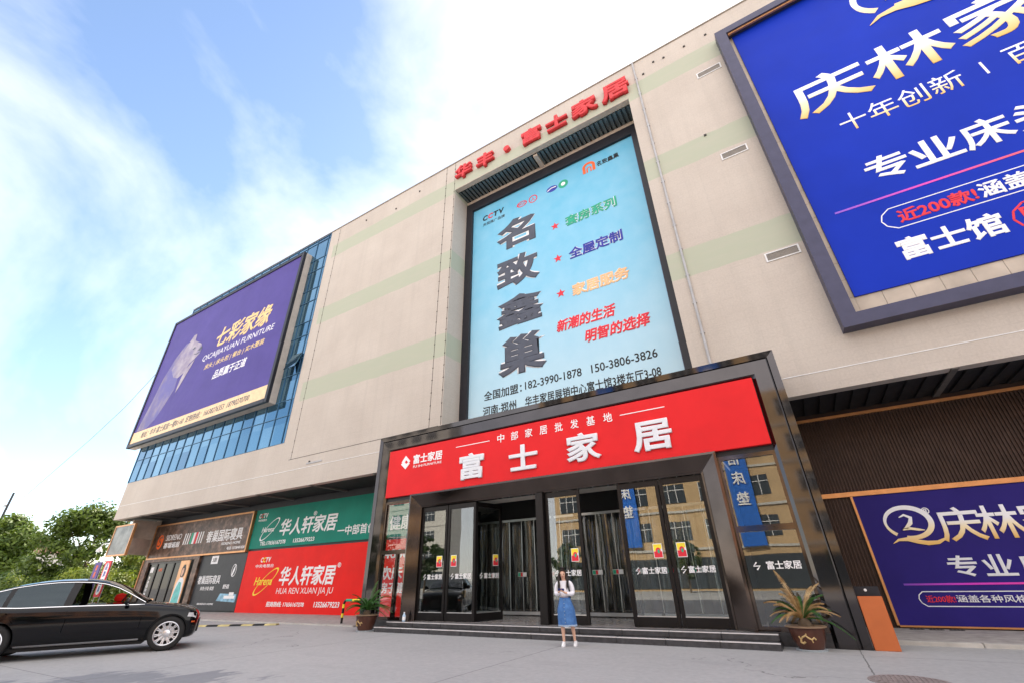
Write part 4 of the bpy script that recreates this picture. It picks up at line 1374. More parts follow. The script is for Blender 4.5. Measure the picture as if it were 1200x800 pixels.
T = thing('side_board', 'copper framed picture board hanging at the far left corner of the building', 'sign', (-44, 15.5, 3.65))
f = MB()
f.box(-45.5, -42.45, 15.5, 15.6, 3.64, 5.6)
part('board', f, pm('faded_print', (0.17, 0.175, 0.17), 0.25, var=0.75, nscale=0.9), T)
f = MB()
for a in ((-45.6, -45.5, 3.54, 5.7), (-42.45, -42.35, 3.54, 5.7), (-45.5, -42.45, 3.54, 3.64), (-45.5, -42.45, 5.6, 5.7)):
    f.box(a[0], a[1], 15.46, 15.62, a[2], a[3])
part('frame', f, M['copper'], T)
f = MB()
f.add([(-42.35, 15.63, 3.6), (-42.35, 15.63, 4.7), (-43.25, 17.2, 4.7), (-43.25, 17.2, 3.6), (-42.45, 15.63, 3.6), (-42.45, 15.63, 4.7), (-43.35, 17.2, 4.7), (-43.35, 17.2, 3.6)],
      [(0, 1, 2, 3), (7, 6, 5, 4), (0, 4, 5, 1), (1, 5, 6, 2), (2, 6, 7, 3), (3, 7, 4, 0)])
f.box(-43.35, -43.2, 15.63, 17.2, 4.72, 6.0)
f.box(-43.40, -43.205, 17.205, 17.498, 3.5, 6.05)
part('return_panel', f, M['beige'], T)

# ------------------------------------------------------------------ indigo board on the right
T = thing('indigo_board', 'wide indigo advertising board with a gold Q emblem right of the entrance', 'sign', (7.6, GF - 0.06, 0.12))
f = MB()
f.box(1.605, 13.9, GF - 0.08, GF - 0.004, 0.12, 3.425)
part('board', f, M['indigo'], T)
Y = GF - 0.08
q_emblem(T, 2.12, 2.02, 3.40, 3.02, Y, M['goldgrad'])
letters(T, '®', (3.06, 2.80, 3.24, 2.98), Y, M['white'], fit='b', depth=0.008)
for ch, bxx in (('庆', (3.28, 2.07, 4.22, 2.94)), ('林', (4.12, 2.10, 4.98, 2.92)), ('家', (4.98, 2.10, 5.84, 2.93)), ('居', (5.9, 2.1, 6.76, 2.92))):
    letters(T, ch, bxx, Y, M['goldgrad'], bold=0.018, fit='b', depth=0.01, name='gold_lettering')
for i, ch in enumerate('专业床头'):
    letters(T, ch, (3.12 + i * 0.70, 1.24, 3.12 + i * 0.70 + 0.60, 1.74), Y, M['pearl'], bold=0.024, fit='b', depth=0.01)
f = MB()
f.box(2.02, 9.4, Y - 0.008, Y, 1.05, 1.095)
part('rainbow_rule', f, M['magenta'], T)
pill(T, 2.23, 0.56, 8.0, 0.90, Y, M['pearl'], 0.022)
letters(T, '近200款!', (2.38, 0.645, 2.98, 0.81), Y, M['red'], bold=0.015, fit='b', depth=0.01)
letters(T, '涵盖各种风格,总有一款适合您', (3.0, 0.645, 6.0, 0.82), Y, M['pearl'], bold=0.012, fit='b', depth=0.01)

# ------------------------------------------------------------------ trees and shrubs
def leaves(mb, clumps, n, size, rnd, squash=0.8):
    """many small leaf faces spread through the clumps' volume"""
    tot = sum(c[1] ** 2 for c in clumps)
    for (c, r) in clumps:
        k_ = int(n * r * r / tot)
        for _ in range(k_):
            d = Vector((rnd.gauss(0, 1), rnd.gauss(0, 1), rnd.gauss(0, 1))).normalized()
            rr = r * (rnd.random() ** 0.45) * (0.85 + 0.3 * rnd.random())
            p_ = Vector(c) + Vector((d.x, d.y, d.z * squash)) * rr
            nrm = (d + Vector((rnd.uniform(-1, 1), rnd.uniform(-1, 1), rnd.uniform(-.3, 1.2)))).normalized()
            t_ = nrm.cross(Vector((rnd.uniform(-1, 1), rnd.uniform(-1, 1), rnd.uniform(-1, 1)))).normalized()
            b_ = nrm.cross(t_)
            s_ = size * rnd.uniform(0.6, 1.35)
            mb.add([p_ - t_ * s_, p_ - b_ * s_ * 0.45, p_ + t_ * s_, p_ + b_ * s_ * 0.45], [(0, 1, 2, 3)])

def tree(name, label, x, y, h, rad_, seed, mat, n=9000, size=0.26, group=None, z0=0.25, cat='tree', leader=False):
    rnd = random.Random(seed)
    t = thing(name, label, cat, (x, y, 0), group=group)
    clumps = []
    for i in range(26):
        a = rnd.uniform(0, 2 * pi)
        zf = rnd.uniform(0, 1)
        prof = sin(pi * (0.12 + 0.80 * zf)) ** 0.7
        rr = rad_ * prof * rnd.uniform(0.25, 0.85)
        clumps.append(((x + rr * cos(a), y + rr * sin(a), h * (z0 + (0.93 - z0) * zf)), rad_ * rnd.uniform(0.16, 0.34)))
    for i in range(10):   # feathery shoots along the outline
        a = rnd.uniform(0, 2 * pi)
        zf = rnd.uniform(0.55, 1.04)
        rr = rad_ * sin(pi * min(0.97, 0.12 + 0.8 * zf)) * rnd.uniform(0.6, 1.0)
        clumps.append(((x + rr * cos(a), y + rr * sin(a), h * (z0 + (0.95 - z0) * zf)), rad_ * rnd.uniform(0.08, 0.14)))
    m1 = MB()
    leaves(m1, clumps, n, size, rnd)
    part('crown', m1, mat, t)
    tr = MB()
    tr.tube([(x, y, -0.2), (x + 0.1, y, h * 0.2), (x - 0.1, y + 0.1, h * 0.45), (x, y, h * 0.8)], [h * 0.022, h * 0.017, h * 0.012, h * 0.003], 8)
    for c, r in clumps[:12]:
        zz0 = h * rnd.uniform(0.16, 0.4)
        mid_ = (Vector((x, y, zz0)) + Vector(c)) / 2 + Vector((0, 0, 0.3))
        tr.tube([(x, y, zz0), mid_, c], [h * 0.009, h * 0.006, h * 0.002], 6)
    part('trunk', tr, M['bark'], t, smooth=True)
    return t

TG = 'trees beyond the left end of the building'
tree('tree', 'tallest bright green tree with feathery top left of the building', -69.5, 22, 9.5, 6.2, 3, M['leafa'], 12000, 0.25, TG)
tree('tree', 'large green tree at the left edge of the photo, behind the black car roof', -113, 23, 12.6, 7.8, 8, M['leafa'], 16000, 0.34, TG)
tree('tree', 'yellow-green tree partly hidden by the building corner', -58.0, 24.5, 5.6, 3.6, 5, M['leafb'], 7000, 0.22, TG)
def shrub(label, x, y, r, h, seed, mat, n=2600, size=0.17):
    rnd = random.Random(seed)
    t = thing('shrub', label, 'shrub', (x, y, 0), group='shrubs along the verge')
    cl = [((x + rnd.uniform(-r, r) * 0.6, y + rnd.uniform(-r, r) * 0.6, h * rnd.uniform(0.2, 0.8)), r * rnd.uniform(0.3, 0.55)) for _ in range(9)]
    m1 = MB()
    leaves(m1, cl, n, size, rnd)
    part('foliage', m1, mat, t)
    tr = MB()
    for c, rr in cl[:5]:
        tr.tube([(x, y, -0.1), ((x + c[0]) / 2, (y + c[1]) / 2, c[2] * 0.6), c], [0.06, 0.04, 0.015], 6)
    part('stem', tr, M['bark'], t)
shrub('yellow-green shrub nearest the shop corner', -53.5, 19.5, 2.6, 3.1, 21, M['leafb'])
shrub('yellow-green shrub left of the two banner signs', -60.5, 20.0, 2.9, 3.3, 22, M['leafb'])
shrub('mid green shrub below the tallest tree', -68.0, 18.0, 2.9, 2.9, 23, M['leafa'])
shrub('olive green shrub behind the car roof', -77.0, 19.5, 3.1, 3.2, 24, M['leafb'])
shrub('dark green shrub at the left edge behind the car', -88.0, 20.0, 3.5, 3.8, 25, M['leafc'])
hd = MB()
rnd = random.Random(4)
leaves(hd, [((-150 + i * 2.6 + rnd.uniform(-.8, .8), 30 + rnd.uniform(-1.5, 1.5), rnd.uniform(1.0, 3.4)), rnd.uniform(1.6, 2.6)) for i in range(42)], 22000, 0.3, rnd)
tag(part('hedge', hd, M['leafc'], loc=(-95, 30, 0)), 'long dark hedge behind the trees at the left', 'hedge', kind='stuff')

# far house between the trees
T = thing('far_house', 'distant house with a brown pitched roof between the two large trees', 'house', (-167, 36, 0))
f = MB()
f.box(-176, -158, 36, 46, 0, 9.4)
part('house_wall', f, M['paleblock'], T)
f = MB()
f.add([(-177, 35.4, 9.3), (-157, 35.4, 9.3), (-157, 41, 13.2), (-177, 41, 13.2), (-157, 46.6, 9.3), (-177, 46.6, 9.3)], [(0, 1, 2, 3), (3, 2, 4, 5), (1, 4, 2), (0, 3, 5), (0, 5, 4, 1)])
part('house_roof', f, M['roofred'], T)
for i in range(4):
    f = MB()
    f.box(-174 + i * 4, -172.4 + i * 4, 35.9, 35.99, 5.5, 7.5)
    part('window', f, M['farwin'], T)
T = thing('street_pole', 'dark slanting pole rising above the tree at the left edge', 'pole', (-121, 24, 0))
f = MB()
f.tube([(-121, 24, 0), (-121, 24, 17.2)], [0.24, 0.16], 8)
part('pole', f, M['frameblack'], T)
f = MB()
f.tube([(-121, 24, 15.2), (-122.6, 24, 15.2)], 0.08, 6)
f.box(-123.2, -122.2, 23.8, 24.2, 15.0, 15.2)
part('lamp_arm', f, M['greymetal'], T)
f = MB()
cab = [(-46.4, 14.55, 19.0), (-52, 14.8, 16.6), (-58.5, 15.1, 14.75), (-75, 16, 11.2), (-121, 24, 14)]
f.tube(cab, 0.018, 5)
tag(part('overhead_cable', f, M['frameblack'], loc=(-46.4, 14.55, 19.0)), 'thin black cable sagging from the purple billboard out to the left', 'cable')

# ------------------------------------------------------------------ small things on the left
def banner_sign(label, x, y, z0, z1, wd, mats, chars, ink, rim=None):
    t = thing('banner_sign', label, 'sign', (x, y, 0), group='narrow upright signs at the shop corner')
    f_ = MB()
    f_.tube([(x - wd / 2 + 0.05, y + 0.04, 0), (x - wd / 2 + 0.05, y + 0.04, z1)], 0.03, 6)
    f_.tube([(x + wd / 2 - 0.05, y + 0.04, 0), (x + wd / 2 - 0.05, y + 0.04, z1)], 0.03, 6)
    f_.box(x - wd / 2, x + wd / 2, y - 0.05, y + 0.25, 0.0, 0.06)
    part('stand', f_, M['greymetal'], t)
    f_ = MB()
    f_.box(x - wd / 2, x + wd / 2, y - 0.04, y, z0, z1)
    part('panel', f_, mats, t)
    yy = y - 0.04
    if rim:
        f_ = MB()
        r_ = wd * 0.33
        f_.prism(arc(x, z1 - 0.14 - r_, r_, r_, 0, pi, 10) + arc(x, z0 + 0.14 + r_, r_, r_, pi, 2 * pi, 10), yy - 0.006, yy)
        part('white_field', f_, M['white'], t)
        yy -= 0.006
    n_ = len(chars)
    for i_, ch in enumerate(chars):
        hh = (z1 - z0 - 0.4) / n_
        zt = z1 - 0.2 - i_ * hh
        letters(t, ch, (x - hh * 0.36, zt - hh * 0.84, x + hh * 0.36, zt), yy, ink, bold=0.03, fit='b', depth=0.006)
banner_sign('purple upright sign with orange characters at the shop corner', -48.35, 16.2, 1.0, 3.30, 1.15, pm('violet_film', (0.075, 0.045, 0.21), 0.5), '家居睡眠', M['orangered'])
banner_sign('red upright sign with a white rounded field at the shop corner', -46.55, 16.2, 0.9, 3.34, 1.05, M['red'], '品牌寝具', M['navy'], True)
T = thing('wall_lamp', 'white swan-neck lamp reaching out from the framed board at the corner', 'lamp', (-45.6, 15.5, 4.45))
f = MB()
f.tube([(-45.58, 15.5, 4.46), (-46.0, 15.42, 4.5), (-46.45, 15.35, 4.46), (-46.62, 15.32, 4.25)], 0.035, 8)
part('arm', f, M['whitepaint'], T, smooth=True)
f = MB()
f.lathe([(0.03, 0.16), (0.07, 0.12), (0.17, -0.02), (0.20, -0.16), (0.17, -0.17), (0.10, -0.05)], (-46.64, 15.32, 4.12), 20)
part('shade', f, M['whitepaint'], T, smooth=True)
# hoop barrier
T = thing('hoop_barrier', 'yellow and black steel hoop barrier behind the left potted cycad', 'barrier', (-15.8, 13.9, 0))
HX0, HX1, HY, HZ = -16.45, -15.0, 13.95, 0.82
path = [(HX0, HY, 0), (HX0, HY, HZ - 0.12), (HX0 + 0.04, HY, HZ - 0.04), (HX0 + 0.12, HY, HZ), (HX1 - 0.12, HY, HZ), (HX1 - 0.04, HY, HZ - 0.04), (HX1, HY, HZ - 0.12), (HX1, HY, 0)]
f = MB()
f.tube(path, 0.045, 10)
part('hoop', f, M['carblack'], T, smooth=True)
for z in (0.30, 0.62):
    for x in (HX0, HX1):
        f = MB()
        f.tube([(x, HY, z - 0.07), (x, HY, z + 0.07)], 0.0475, 10)
        part('yellow_band', f, M['yellow'], T, smooth=True)
f = MB()
f.tube([(HX0 + 0.5, HY, HZ), (HX0 + 0.95, HY, HZ)], 0.0475, 10)
part('yellow_band', f, M['yellow'], T, smooth=True)
f = MB()
f.tube([(HX0 + 0.13, HY, HZ), (HX0 + 0.48, HY, HZ)], 0.0475, 10)
part('green_band', f, M['green'], T, smooth=True)
# wheel stop strip
T = thing('speed_strip', 'low black and yellow rubber strip lying along the edge of the left forecourt', 'speed bump', (-19.8, 11.6, 0))
A_, B_ = Vector((-23.5, 10.35, 0)), Vector((-18.95, 12.9, 0))
dv = (B_ - A_)
for i in range(11):
    p0, p1 = A_ + dv * (i / 11), A_ + dv * ((i + 0.985) / 11)
    sd = dv.normalized().cross(Vector((0, 0, 1))) * 0.17
    f = MB()
    pr = [(-1, 0.004), (-0.55, 0.055), (0.55, 0.055), (1, 0.004)]
    vs = [p0 + sd * a + Vector((0, 0, z)) for a, z in pr] + [p1 + sd * a + Vector((0, 0, z)) for a, z in pr]
    f.add(vs, [(0, 1, 5, 4), (1, 2, 6, 5), (2, 3, 7, 6), (0, 3, 2, 1), (4, 5, 6, 7), (0, 4, 7, 3)])
    part('segment', f, M['rubber'] if i % 2 else M['fadedyellow'], T)
# drink cup on the platform
T = thing('drink_bottle', 'small pale blue bottle left on the top step by the left window', 'bottle', (-11.95, 12.68, 0.272))
f = MB()
f.lathe([(0.045, 0), (0.055, 0.03), (0.055, 0.17), (0.03, 0.21), (0.022, 0.24)], (-11.95, 12.68, 0.272), 18)
part('body', f, pm('pale_blue_plastic', (0.45, 0.60, 0.75), 0.3), T, smooth=True)
f = MB()
f.lathe([(0.057, 0.05), (0.057, 0.14)], (-11.95, 12.68, 0.272), 18)
part('wrapper', f, M['white'], T)
f = MB()
f.lathe([(0.026, 0.24), (0.026, 0.27)], (-11.95, 12.68, 0.272), 14)
part('cap', f, M['white'], T)
# orange stand
T = thing('orange_stand', 'orange metal pedestal with black sides right of the entrance portal', 'stand', (0.87, 13.05, 0))
f = MB()
f.box(0.64, 1.07, 12.99, 13.03, 0.0, 0.955)
part('front_plate', f, M['orangemetal'], T, bevel=0.008)
f = MB()
f.box(0.66, 1.05, 13.035, 13.25, 0.0, 0.945)
part('body', f, M['frameblack'], T, bevel=0.008)
f = MB()
f.box(0.64, 1.08, 13.26, 13.30, 0.0, 1.13)
bk = part('back_plate', f, M['frameblack'], T)
f = MB()
f.lathe([(0.028, -0.01), (0.028, 0.01), (0.012, 0.014)], (0, 0, 0), 14)
f.v = [(0.84 + a, 13.258 - c * 0.5, 1.06 + b) for a, b, c in f.v]
part('lens', f, M['white'], bk)
# manhole
T = thing('manhole_cover', 'round cast iron manhole cover with raised ribs in the forecourt', 'manhole cover', (0.76, 9.75, 0))
f = MB()
f.lathe([(0.50, -0.02), (0.50, 0.006), (0.44, 0.008), (0.44, 0.004), (0.42, 0.004), (0.42, 0.008), (0.02, 0.0085)], (0.76, 9.75, 0), 44)
mc = part('plate', f, M['castiron'], T)
f = MB()
for i in range(-6, 7):
    hw = math.sqrt(max(0.01, 0.40 ** 2 - (i * 0.06) ** 2))
    f.box(0.76 + i * 0.06 - 0.016, 0.76 + i * 0.06 + 0.016, 9.75 - hw, 9.75 + hw, 0.009, 0.016)
part('rib', f, M['castiron'], mc)

# ------------------------------------------------------------------ potted cycads
def cycad(label, x, y, s, seed, mats, dry, zrim, tilt=0.0):
    rnd = random.Random(seed)
    t = thing('potted_cycad', label, 'potted plant', (x, y, 0), group='potted cycads flanking the entrance')
    f_ = MB()
    R_ = 0.36 * s
    f_.lathe([(R_ * .66, 0.03), (R_ * .70, 0.05), (R_ * .86, zrim * .45), (R_ * .95, zrim * .8), (R_ * .97, zrim * .93), (R_ * 1.08, zrim * .95), (R_ * 1.09, zrim), (R_ * .96, zrim), (R_ * .93, zrim * .86), (R_ * .2, zrim * .86)], (x, y, 0), 36)
    pot = part('pot', f_, M['pot'], t, smooth=True)
    f_ = MB()
    f_.lathe([(R_ * 1.092, zrim * .955), (R_ * 1.10, zrim * .98), (R_ * 1.095, zrim * 1.004), (R_ * 0.98, zrim * 1.006)], (x, y, 0), 36)
    part('rim', f_, M['potrim'], pot, smooth=True)
    f_ = MB()                                                   # raised dragon squiggle on the front
    for (pts, ww) in (([(-0.5, .62), (-.42, .50), (-.28, .60), (-.12, .66), (.02, .56), (.16, .50), (.30, .58), (.38, .50)], .018), ([(-.42, .50), (-.46, .38), (-.34, .34), (-.22, .40)], .022), ([(-.12, .66), (-.06, .74)], .012), ([(.16, .50), (.20, .38)], .012)):
        L_ = []
        for u, v in pts:
            a = -pi / 2 + u * 1.1 + 0.02
            rr_ = R_ * (0.74 + 0.24 * v) + 0.006
            L_.append((x + rr_ * cos(a), y + rr_ * sin(a), v * zrim))
        f_.tube(L_, ww * s, 6)
    part('dragon_relief', f_, M['potgold'], pot, smooth=True)
    f_ = MB()
    f_.lathe([(R_ * .95, zrim * .80), (R_ * .92, zrim * .90), (R_ * .3, zrim * .95)], (x, y, 0), 24)
    part('soil', f_, M['soil'], pot)
    f_ = MB()
    f_.lathe([(R_ * .80, 0.0), (R_ * .84, 0.028), (R_ * .80, 0.029)], (x, y, 0), 28)
    part('saucer', f_, M['saucer'], pot)
    f_ = MB()
    f_.lathe([(R_ * .34, 0), (R_ * .38, .06), (R_ * .30, .15), (R_ * .12, .20)], (x, y, zrim * .88), 14)
    part('stem', f_, M['bark'], t, smooth=True)
    nf = len(dry)
    for i in range(nf):
        a = 2 * pi * i / nf * 2.4 + rnd.uniform(-.2, .2)
        lay = i / nf
        L_ = s * rnd.uniform(0.62, 1.0) * (1.0 - 0.15 * lay)
        rise = 0.62 + 0.95 * lay + rnd.uniform(-.3, .25)
        up0 = zrim + 0.10
        pts = []
        for q in range(15):
            u = q / 14
            r_ = L_ * (u * (1.0 - 0.35 * lay) + 0.10 * u * u)
            z_ = up0 + L_ * (rise * u - (0.55 + 0.28 * (1 - lay)) * u * u)
            pts.append(Vector((x + r_ * cos(a), y + r_ * sin(a), z_)))
        f_ = MB()
        f_.tube(pts, [0.010 * s * (1 - .7 * q / 14) + .002 for q in range(15)], 5)
        side = Vector((-sin(a), cos(a), 0))
        K = 30
        for q in range(K):
            u = 0.12 + 0.86 * q / K
            ii = u * 14
            j_ = min(13, int(ii))
            p0 = pts[j_].lerp(pts[j_ + 1], ii - j_)
            tg = (pts[j_ + 1] - pts[j_]).normalized()
            ll = L_ * 0.135 * sin(pi * (0.16 + 0.80 * (u - .12) / .86)) * rnd.uniform(0.85, 1.1)
            for sg in (-1, 1):
                dr = (side * sg * 0.80 + tg * 0.62 + Vector((0, 0, 0.30 if not dry[i] else 0.12))).normalized()
                wv = tg * 0.0075 * s
                mid_ = p0 + dr * ll * 0.55 + Vector((0, 0, .008))
                f_.add([p0 - wv, mid_ - wv * 1.0, p0 + dr * ll - Vector((0, 0, .03 * s)), mid_ + wv * 1.0, p0 + wv], [(0, 1, 2, 3, 4)])
        part('frond', f_, mats[dry[i]], t)
    return t
FM = [M['frond'], M['dryfrond']]
cycad('healthy green potted cycad at the left foot of the entrance portal', -13.35, 12.35, 0.98, 5, FM, [0] * 34, 0.47)
cycad('half withered orange-brown potted cycad at the right foot of the entrance portal', -0.46, 12.62, 0.98, 9, FM, [0, 1, 1, 0, 1, 0, 1, 0, 1, 1, 0, 1, 0, 1, 1, 0, 0, 1, 1, 1, 0, 1, 1, 0, 1, 0, 1, 1, 0, 1], 0.43)

# ------------------------------------------------------------------ black saloon car
def evaluated(o):
    dg = bpy.context.evaluated_depsgraph_get()
    return bpy.data.meshes.new_from_object(o.evaluated_get(dg))

from mathutils.bvhtree import BVHTree
HEAD = rad(62)
CS, CSX = 1.055, 1.13
ux, uy = cos(HEAD), sin(HEAD)
# contact point of the near front wheel, 1.475 ahead of the middle and 0.84 to the right
CXc = -14.74 - (1.475 * CSX * ux + 0.84 * CS * uy)
CYc = 6.90 - (1.475 * CSX * uy - 0.84 * CS * ux)
T = thing('parked_car', 'black saloon car with chrome trim at the left edge of the forecourt', 'car', (CXc, CYc, 0), rz=HEAD, scale=CS)
T.scale = (CSX, CS, 1.09)
CAR = T
ST = [(-2.60, .60, .46, .80, .96), (-2.54, .78, .34, .86, 1.04), (-2.35, .87, .27, .91, 1.08), (-2.0, .915, .23, .94, 1.07), (-1.5, .935, .21, .95, 1.02), (-0.8, .935, .20, .95, .985), (0.0, .935, .20, .94, .98),
      (.5, .935, .20, .93, .98), (.85, .935, .20, .915, .985), (1.2, .93, .20, .89, .945), (1.55, .92, .20, .86, .90), (1.78, .90, .21, .825, .855), (1.92, .855, .22, .78, .80), (2.00, .76, .25, .71, .725), (2.035, .58, .32, .63, .64)]
vs, fs = [], []
for (x, w, zb, zs, zt) in ST:
    half = [(0, zb), (w * .7, zb), (w * .95, zb + .05), (w * .995, zb + .22 * (zs - zb)), (w, zb + .55 * (zs - zb)), (w * .992, zs - .10 * (zs - zb)), (w * .965, zs), (w * .93, zs + (zt - zs) * .75), (w * .80, zt + .005), (w * .4, zt + .028), (0, zt + .034)]
    ring = [(x, -a, z) for a, z in half] + [(x, a, z) for a, z in half[-2:0:-1]]
    vs += ring
RN = 20
for i in range(len(ST) - 1):
    for k in range(RN):
        fs.append((i * RN + k, i * RN + (k + 1) % RN, (i + 1) * RN + (k + 1) % RN, (i + 1) * RN + k))
fs.append(tuple(range(RN)))
fs.append(tuple((len(ST) - 1) * RN + k for k in range(RN - 1, -1, -1)))
mb = MB()
mb.add(vs, fs)
body = part('body', mb, M['carpaint'], CAR, smooth=True)
sm = body.modifiers.new('s', 'SUBSURF')
sm.levels = sm.render_levels = 2
cut = MB()
for x in (1.475, -1.475):
    for sgn in (-1, 1):
        n_ = 40
        ring0 = [(x + .395 * cos(2 * pi * k / n_), sgn * .66, .35 + .395 * sin(2 * pi * k / n_)) for k in range(n_)]
        ring1 = [(a, sgn * 1.05, c) for a, b, c in ring0]
        cut.add(ring0 + ring1, [(k, (k + 1) % n_, (k + 1) % n_ + n_, k + n_) for k in range(n_)] + [tuple(range(n_)), tuple(range(2 * n_ - 1, n_ - 1, -1))])
cutter = part('cutter', cut, M['carblack'])
cutter.matrix_world = CAR.matrix_world
cutter.parent = CAR
bo = body.modifiers.new('b', 'BOOLEAN')
bo.operation = 'DIFFERENCE'
bo.object = cutter
bo.solver = 'EXACT'
bpy.context.view_layer.update()
nm = evaluated(body)
body.modifiers.clear()
nm.name = 'body'
body.data = nm
bpy.data.objects.remove(cutter)
bm = bmesh.new()
bm.from_mesh(nm)
bvh = BVHTree.FromBMesh(bm)
bm.free()
nm.polygons.foreach_set('use_smooth', [True] * len(nm.polygons))
nm.set_sharp_from_angle(angle=rad(38))
def on_side(x, z, off=0.003, sgn=-1):
    h_ = bvh.ray_cast(Vector((x, sgn * 2.0, z)), Vector((0, -sgn, 0)))
    if h_[0] is None:
        return Vector((x, sgn * 0.93, z))
    return h_[0] + h_[1] * off
def side_band(pts, wd, off, name, mat, sgn=-1, parent=CAR):
    """thin trim following the body side along (x, z) points"""
    f_ = MB()
    L, R2 = ribbon(pts, wd / 2)
    for q in range(len(pts) - 1):
        a = [on_side(*p_, off, sgn) for p_ in (L[q], L[q + 1], R2[q + 1], R2[q])]
        b_ = [on_side(*p_, -0.004, sgn) for p_ in (L[q], L[q + 1], R2[q + 1], R2[q])]
        f_.add(a + b_, [(0, 1, 2, 3), (0, 4, 5, 1), (3, 2, 6, 7), (0, 3, 7, 4), (1, 5, 6, 2)])
    return part(name, f_, mat, parent, smooth=False)
for sgn in (-1, 1):
    lin = lambda a, b, n_: [(a[0] + (b[0] - a[0]) * k / n_, a[1] + (b[1] - a[1]) * k / n_) for k in range(n_ + 1)]
    side_band(lin((-1.05, .265), (.98, .265), 14), .028, .008, 'sill_trim', M['chrome'], sgn)
    for px in ((.92, .80, .94), (-.38, -.42, .95), (-1.20, -1.42, .96)):
        side_band([(px[0], .30), (px[0], .5), (px[0] + .0, .7), (px[1] + (px[0] - px[1]) * .3, .88), (px[1], px[2])], .009, .0015, 'door_gap', M['gapblack'], sgn)
    for hx in (-.16, -1.14):
        side_band(lin((hx - .26, .80), (hx - .05, .80), 5), .034, .022, 'door_handle', M['carpaint'], sgn)
    side_band([(1.80, .715), (1.88, .705), (1.95, .69), (1.99, .665)], .085, .004, 'headlight', M['lampglass'], sgn)
    side_band([(1.90, .56), (1.96, .56)], .03, .004, 'side_marker', M['orangered'], sgn)
    side_band([(1.92, .44), (1.96, .44), (2.0, .43)], .10, .003, 'fog_lamp', M['carblack'], sgn)
    side_band([(-2.38, .84), (-2.46, .83), (-2.55, .80)], .13, .004, 'tail_light', M['red'], sgn)
f = MB()
f.box(1.92, 2.055, -.42, .42, .30, .62)
gr = part('grille', f, M['carblack'], CAR, bevel=0.03)
f = MB()
for k_ in range(5):
    f.box(2.056, 2.063, -.40, .40, .34 + k_ * .055, .352 + k_ * .055)
part('grille_bar', f, M['chrome'], gr)
# cabin
RF = [(-2.12, 1.06), (-1.95, 1.17), (-1.7, 1.30), (-1.4, 1.395), (-1.1, 1.452), (-.8, 1.482), (-.5, 1.488), (-.2, 1.475), (.05, 1.435), (.3, 1.345), (.55, 1.215), (.8, 1.065), (.92, .995)]
def roofz(x):
    for (xa, za), (xb, zb_) in zip(RF[:-1], RF[1:]):
        if xa <= x <= xb:
            t_ = (x - xa) / (xb - xa)
            return za + (zb_ - za) * t_
    return RF[0][1] if x < RF[0][0] else RF[-1][1]
for _ in range(1):
    pass
def belt(x):
    return .955 + (0.03 if x < -1.2 else 0.0) * min(1, (-1.2 - x) / .5 if x < -1.2 else 0)
def wbelt(x):
    w_ = .875
    if x < -1.3: w_ -= (-1.3 - x) ** 2 * .16
    if x > .4: w_ -= (x - .4) ** 2 * .25
    return w_
def skin_pt(x, t_, sgn=-1, off=0.0):
    """point of the cabin side: t 0 at the belt, 1 at the roof rail"""
    zb_, zr = belt(x), roofz(x)
    z = zb_ + (zr - zb_) * t_
    w_ = wbelt(x) - (z - zb_) * (.40 + .28 * t_)
    return Vector((x, sgn * (w_ + off), z))
def roof_pt(x, u, off=0.0):
    a = skin_pt(x, 1, -1)
    zc = roofz(x) + .045
    return Vector((x, a.y * u, a.z + (zc - a.z) * (1 - u * u) + off))
NX = 72
xs = [-2.12 + (0.92 + 2.12) * k / NX for k in range(NX + 1)]
def side_patch(name, mat, x0, x1, t0, t1, sgn, off=0.0, nx=14, nt=4, parent=CAR):
    f_ = MB()
    g_ = [[skin_pt(x0 + (x1 - x0) * i / nx, t0 + (t1 - t0) * j / nt, sgn, off) for j in range(nt + 1)] for i in range(nx + 1)]
    vs_ = [p_ for r_ in g_ for p_ in r_]
    f_.add(vs_, [(i * (nt + 1) + j, (i + 1) * (nt + 1) + j, (i + 1) * (nt + 1) + j + 1, i * (nt + 1) + j + 1) for i in range(nx) for j in range(nt)])
    return part(name, f_, mat, parent, smooth=True)
def top_patch(name, mat, x0, x1, u1, nx=16, nu=10):
    f_ = MB()
    vs_ = [roof_pt(x0 + (x1 - x0) * i / nx, -u1 + 2 * u1 * j / nu) for i in range(nx + 1) for j in range(nu + 1)]
    f_.add(vs_, [(i * (nu + 1) + j, (i + 1) * (nu + 1) + j, (i + 1) * (nu + 1) + j + 1, i * (nu + 1) + j + 1) for i in range(nx) for j in range(nu)])
    return part(name, f_, mat, CAR, smooth=True)
top_patch('roof', M['carpaint'], -1.15, .08, 1.0)
top_patch('windscreen', M['carglassclear'], .08, .90, .94)
top_patch('rear_window', M['carglass'], -2.08, -1.15, .92)
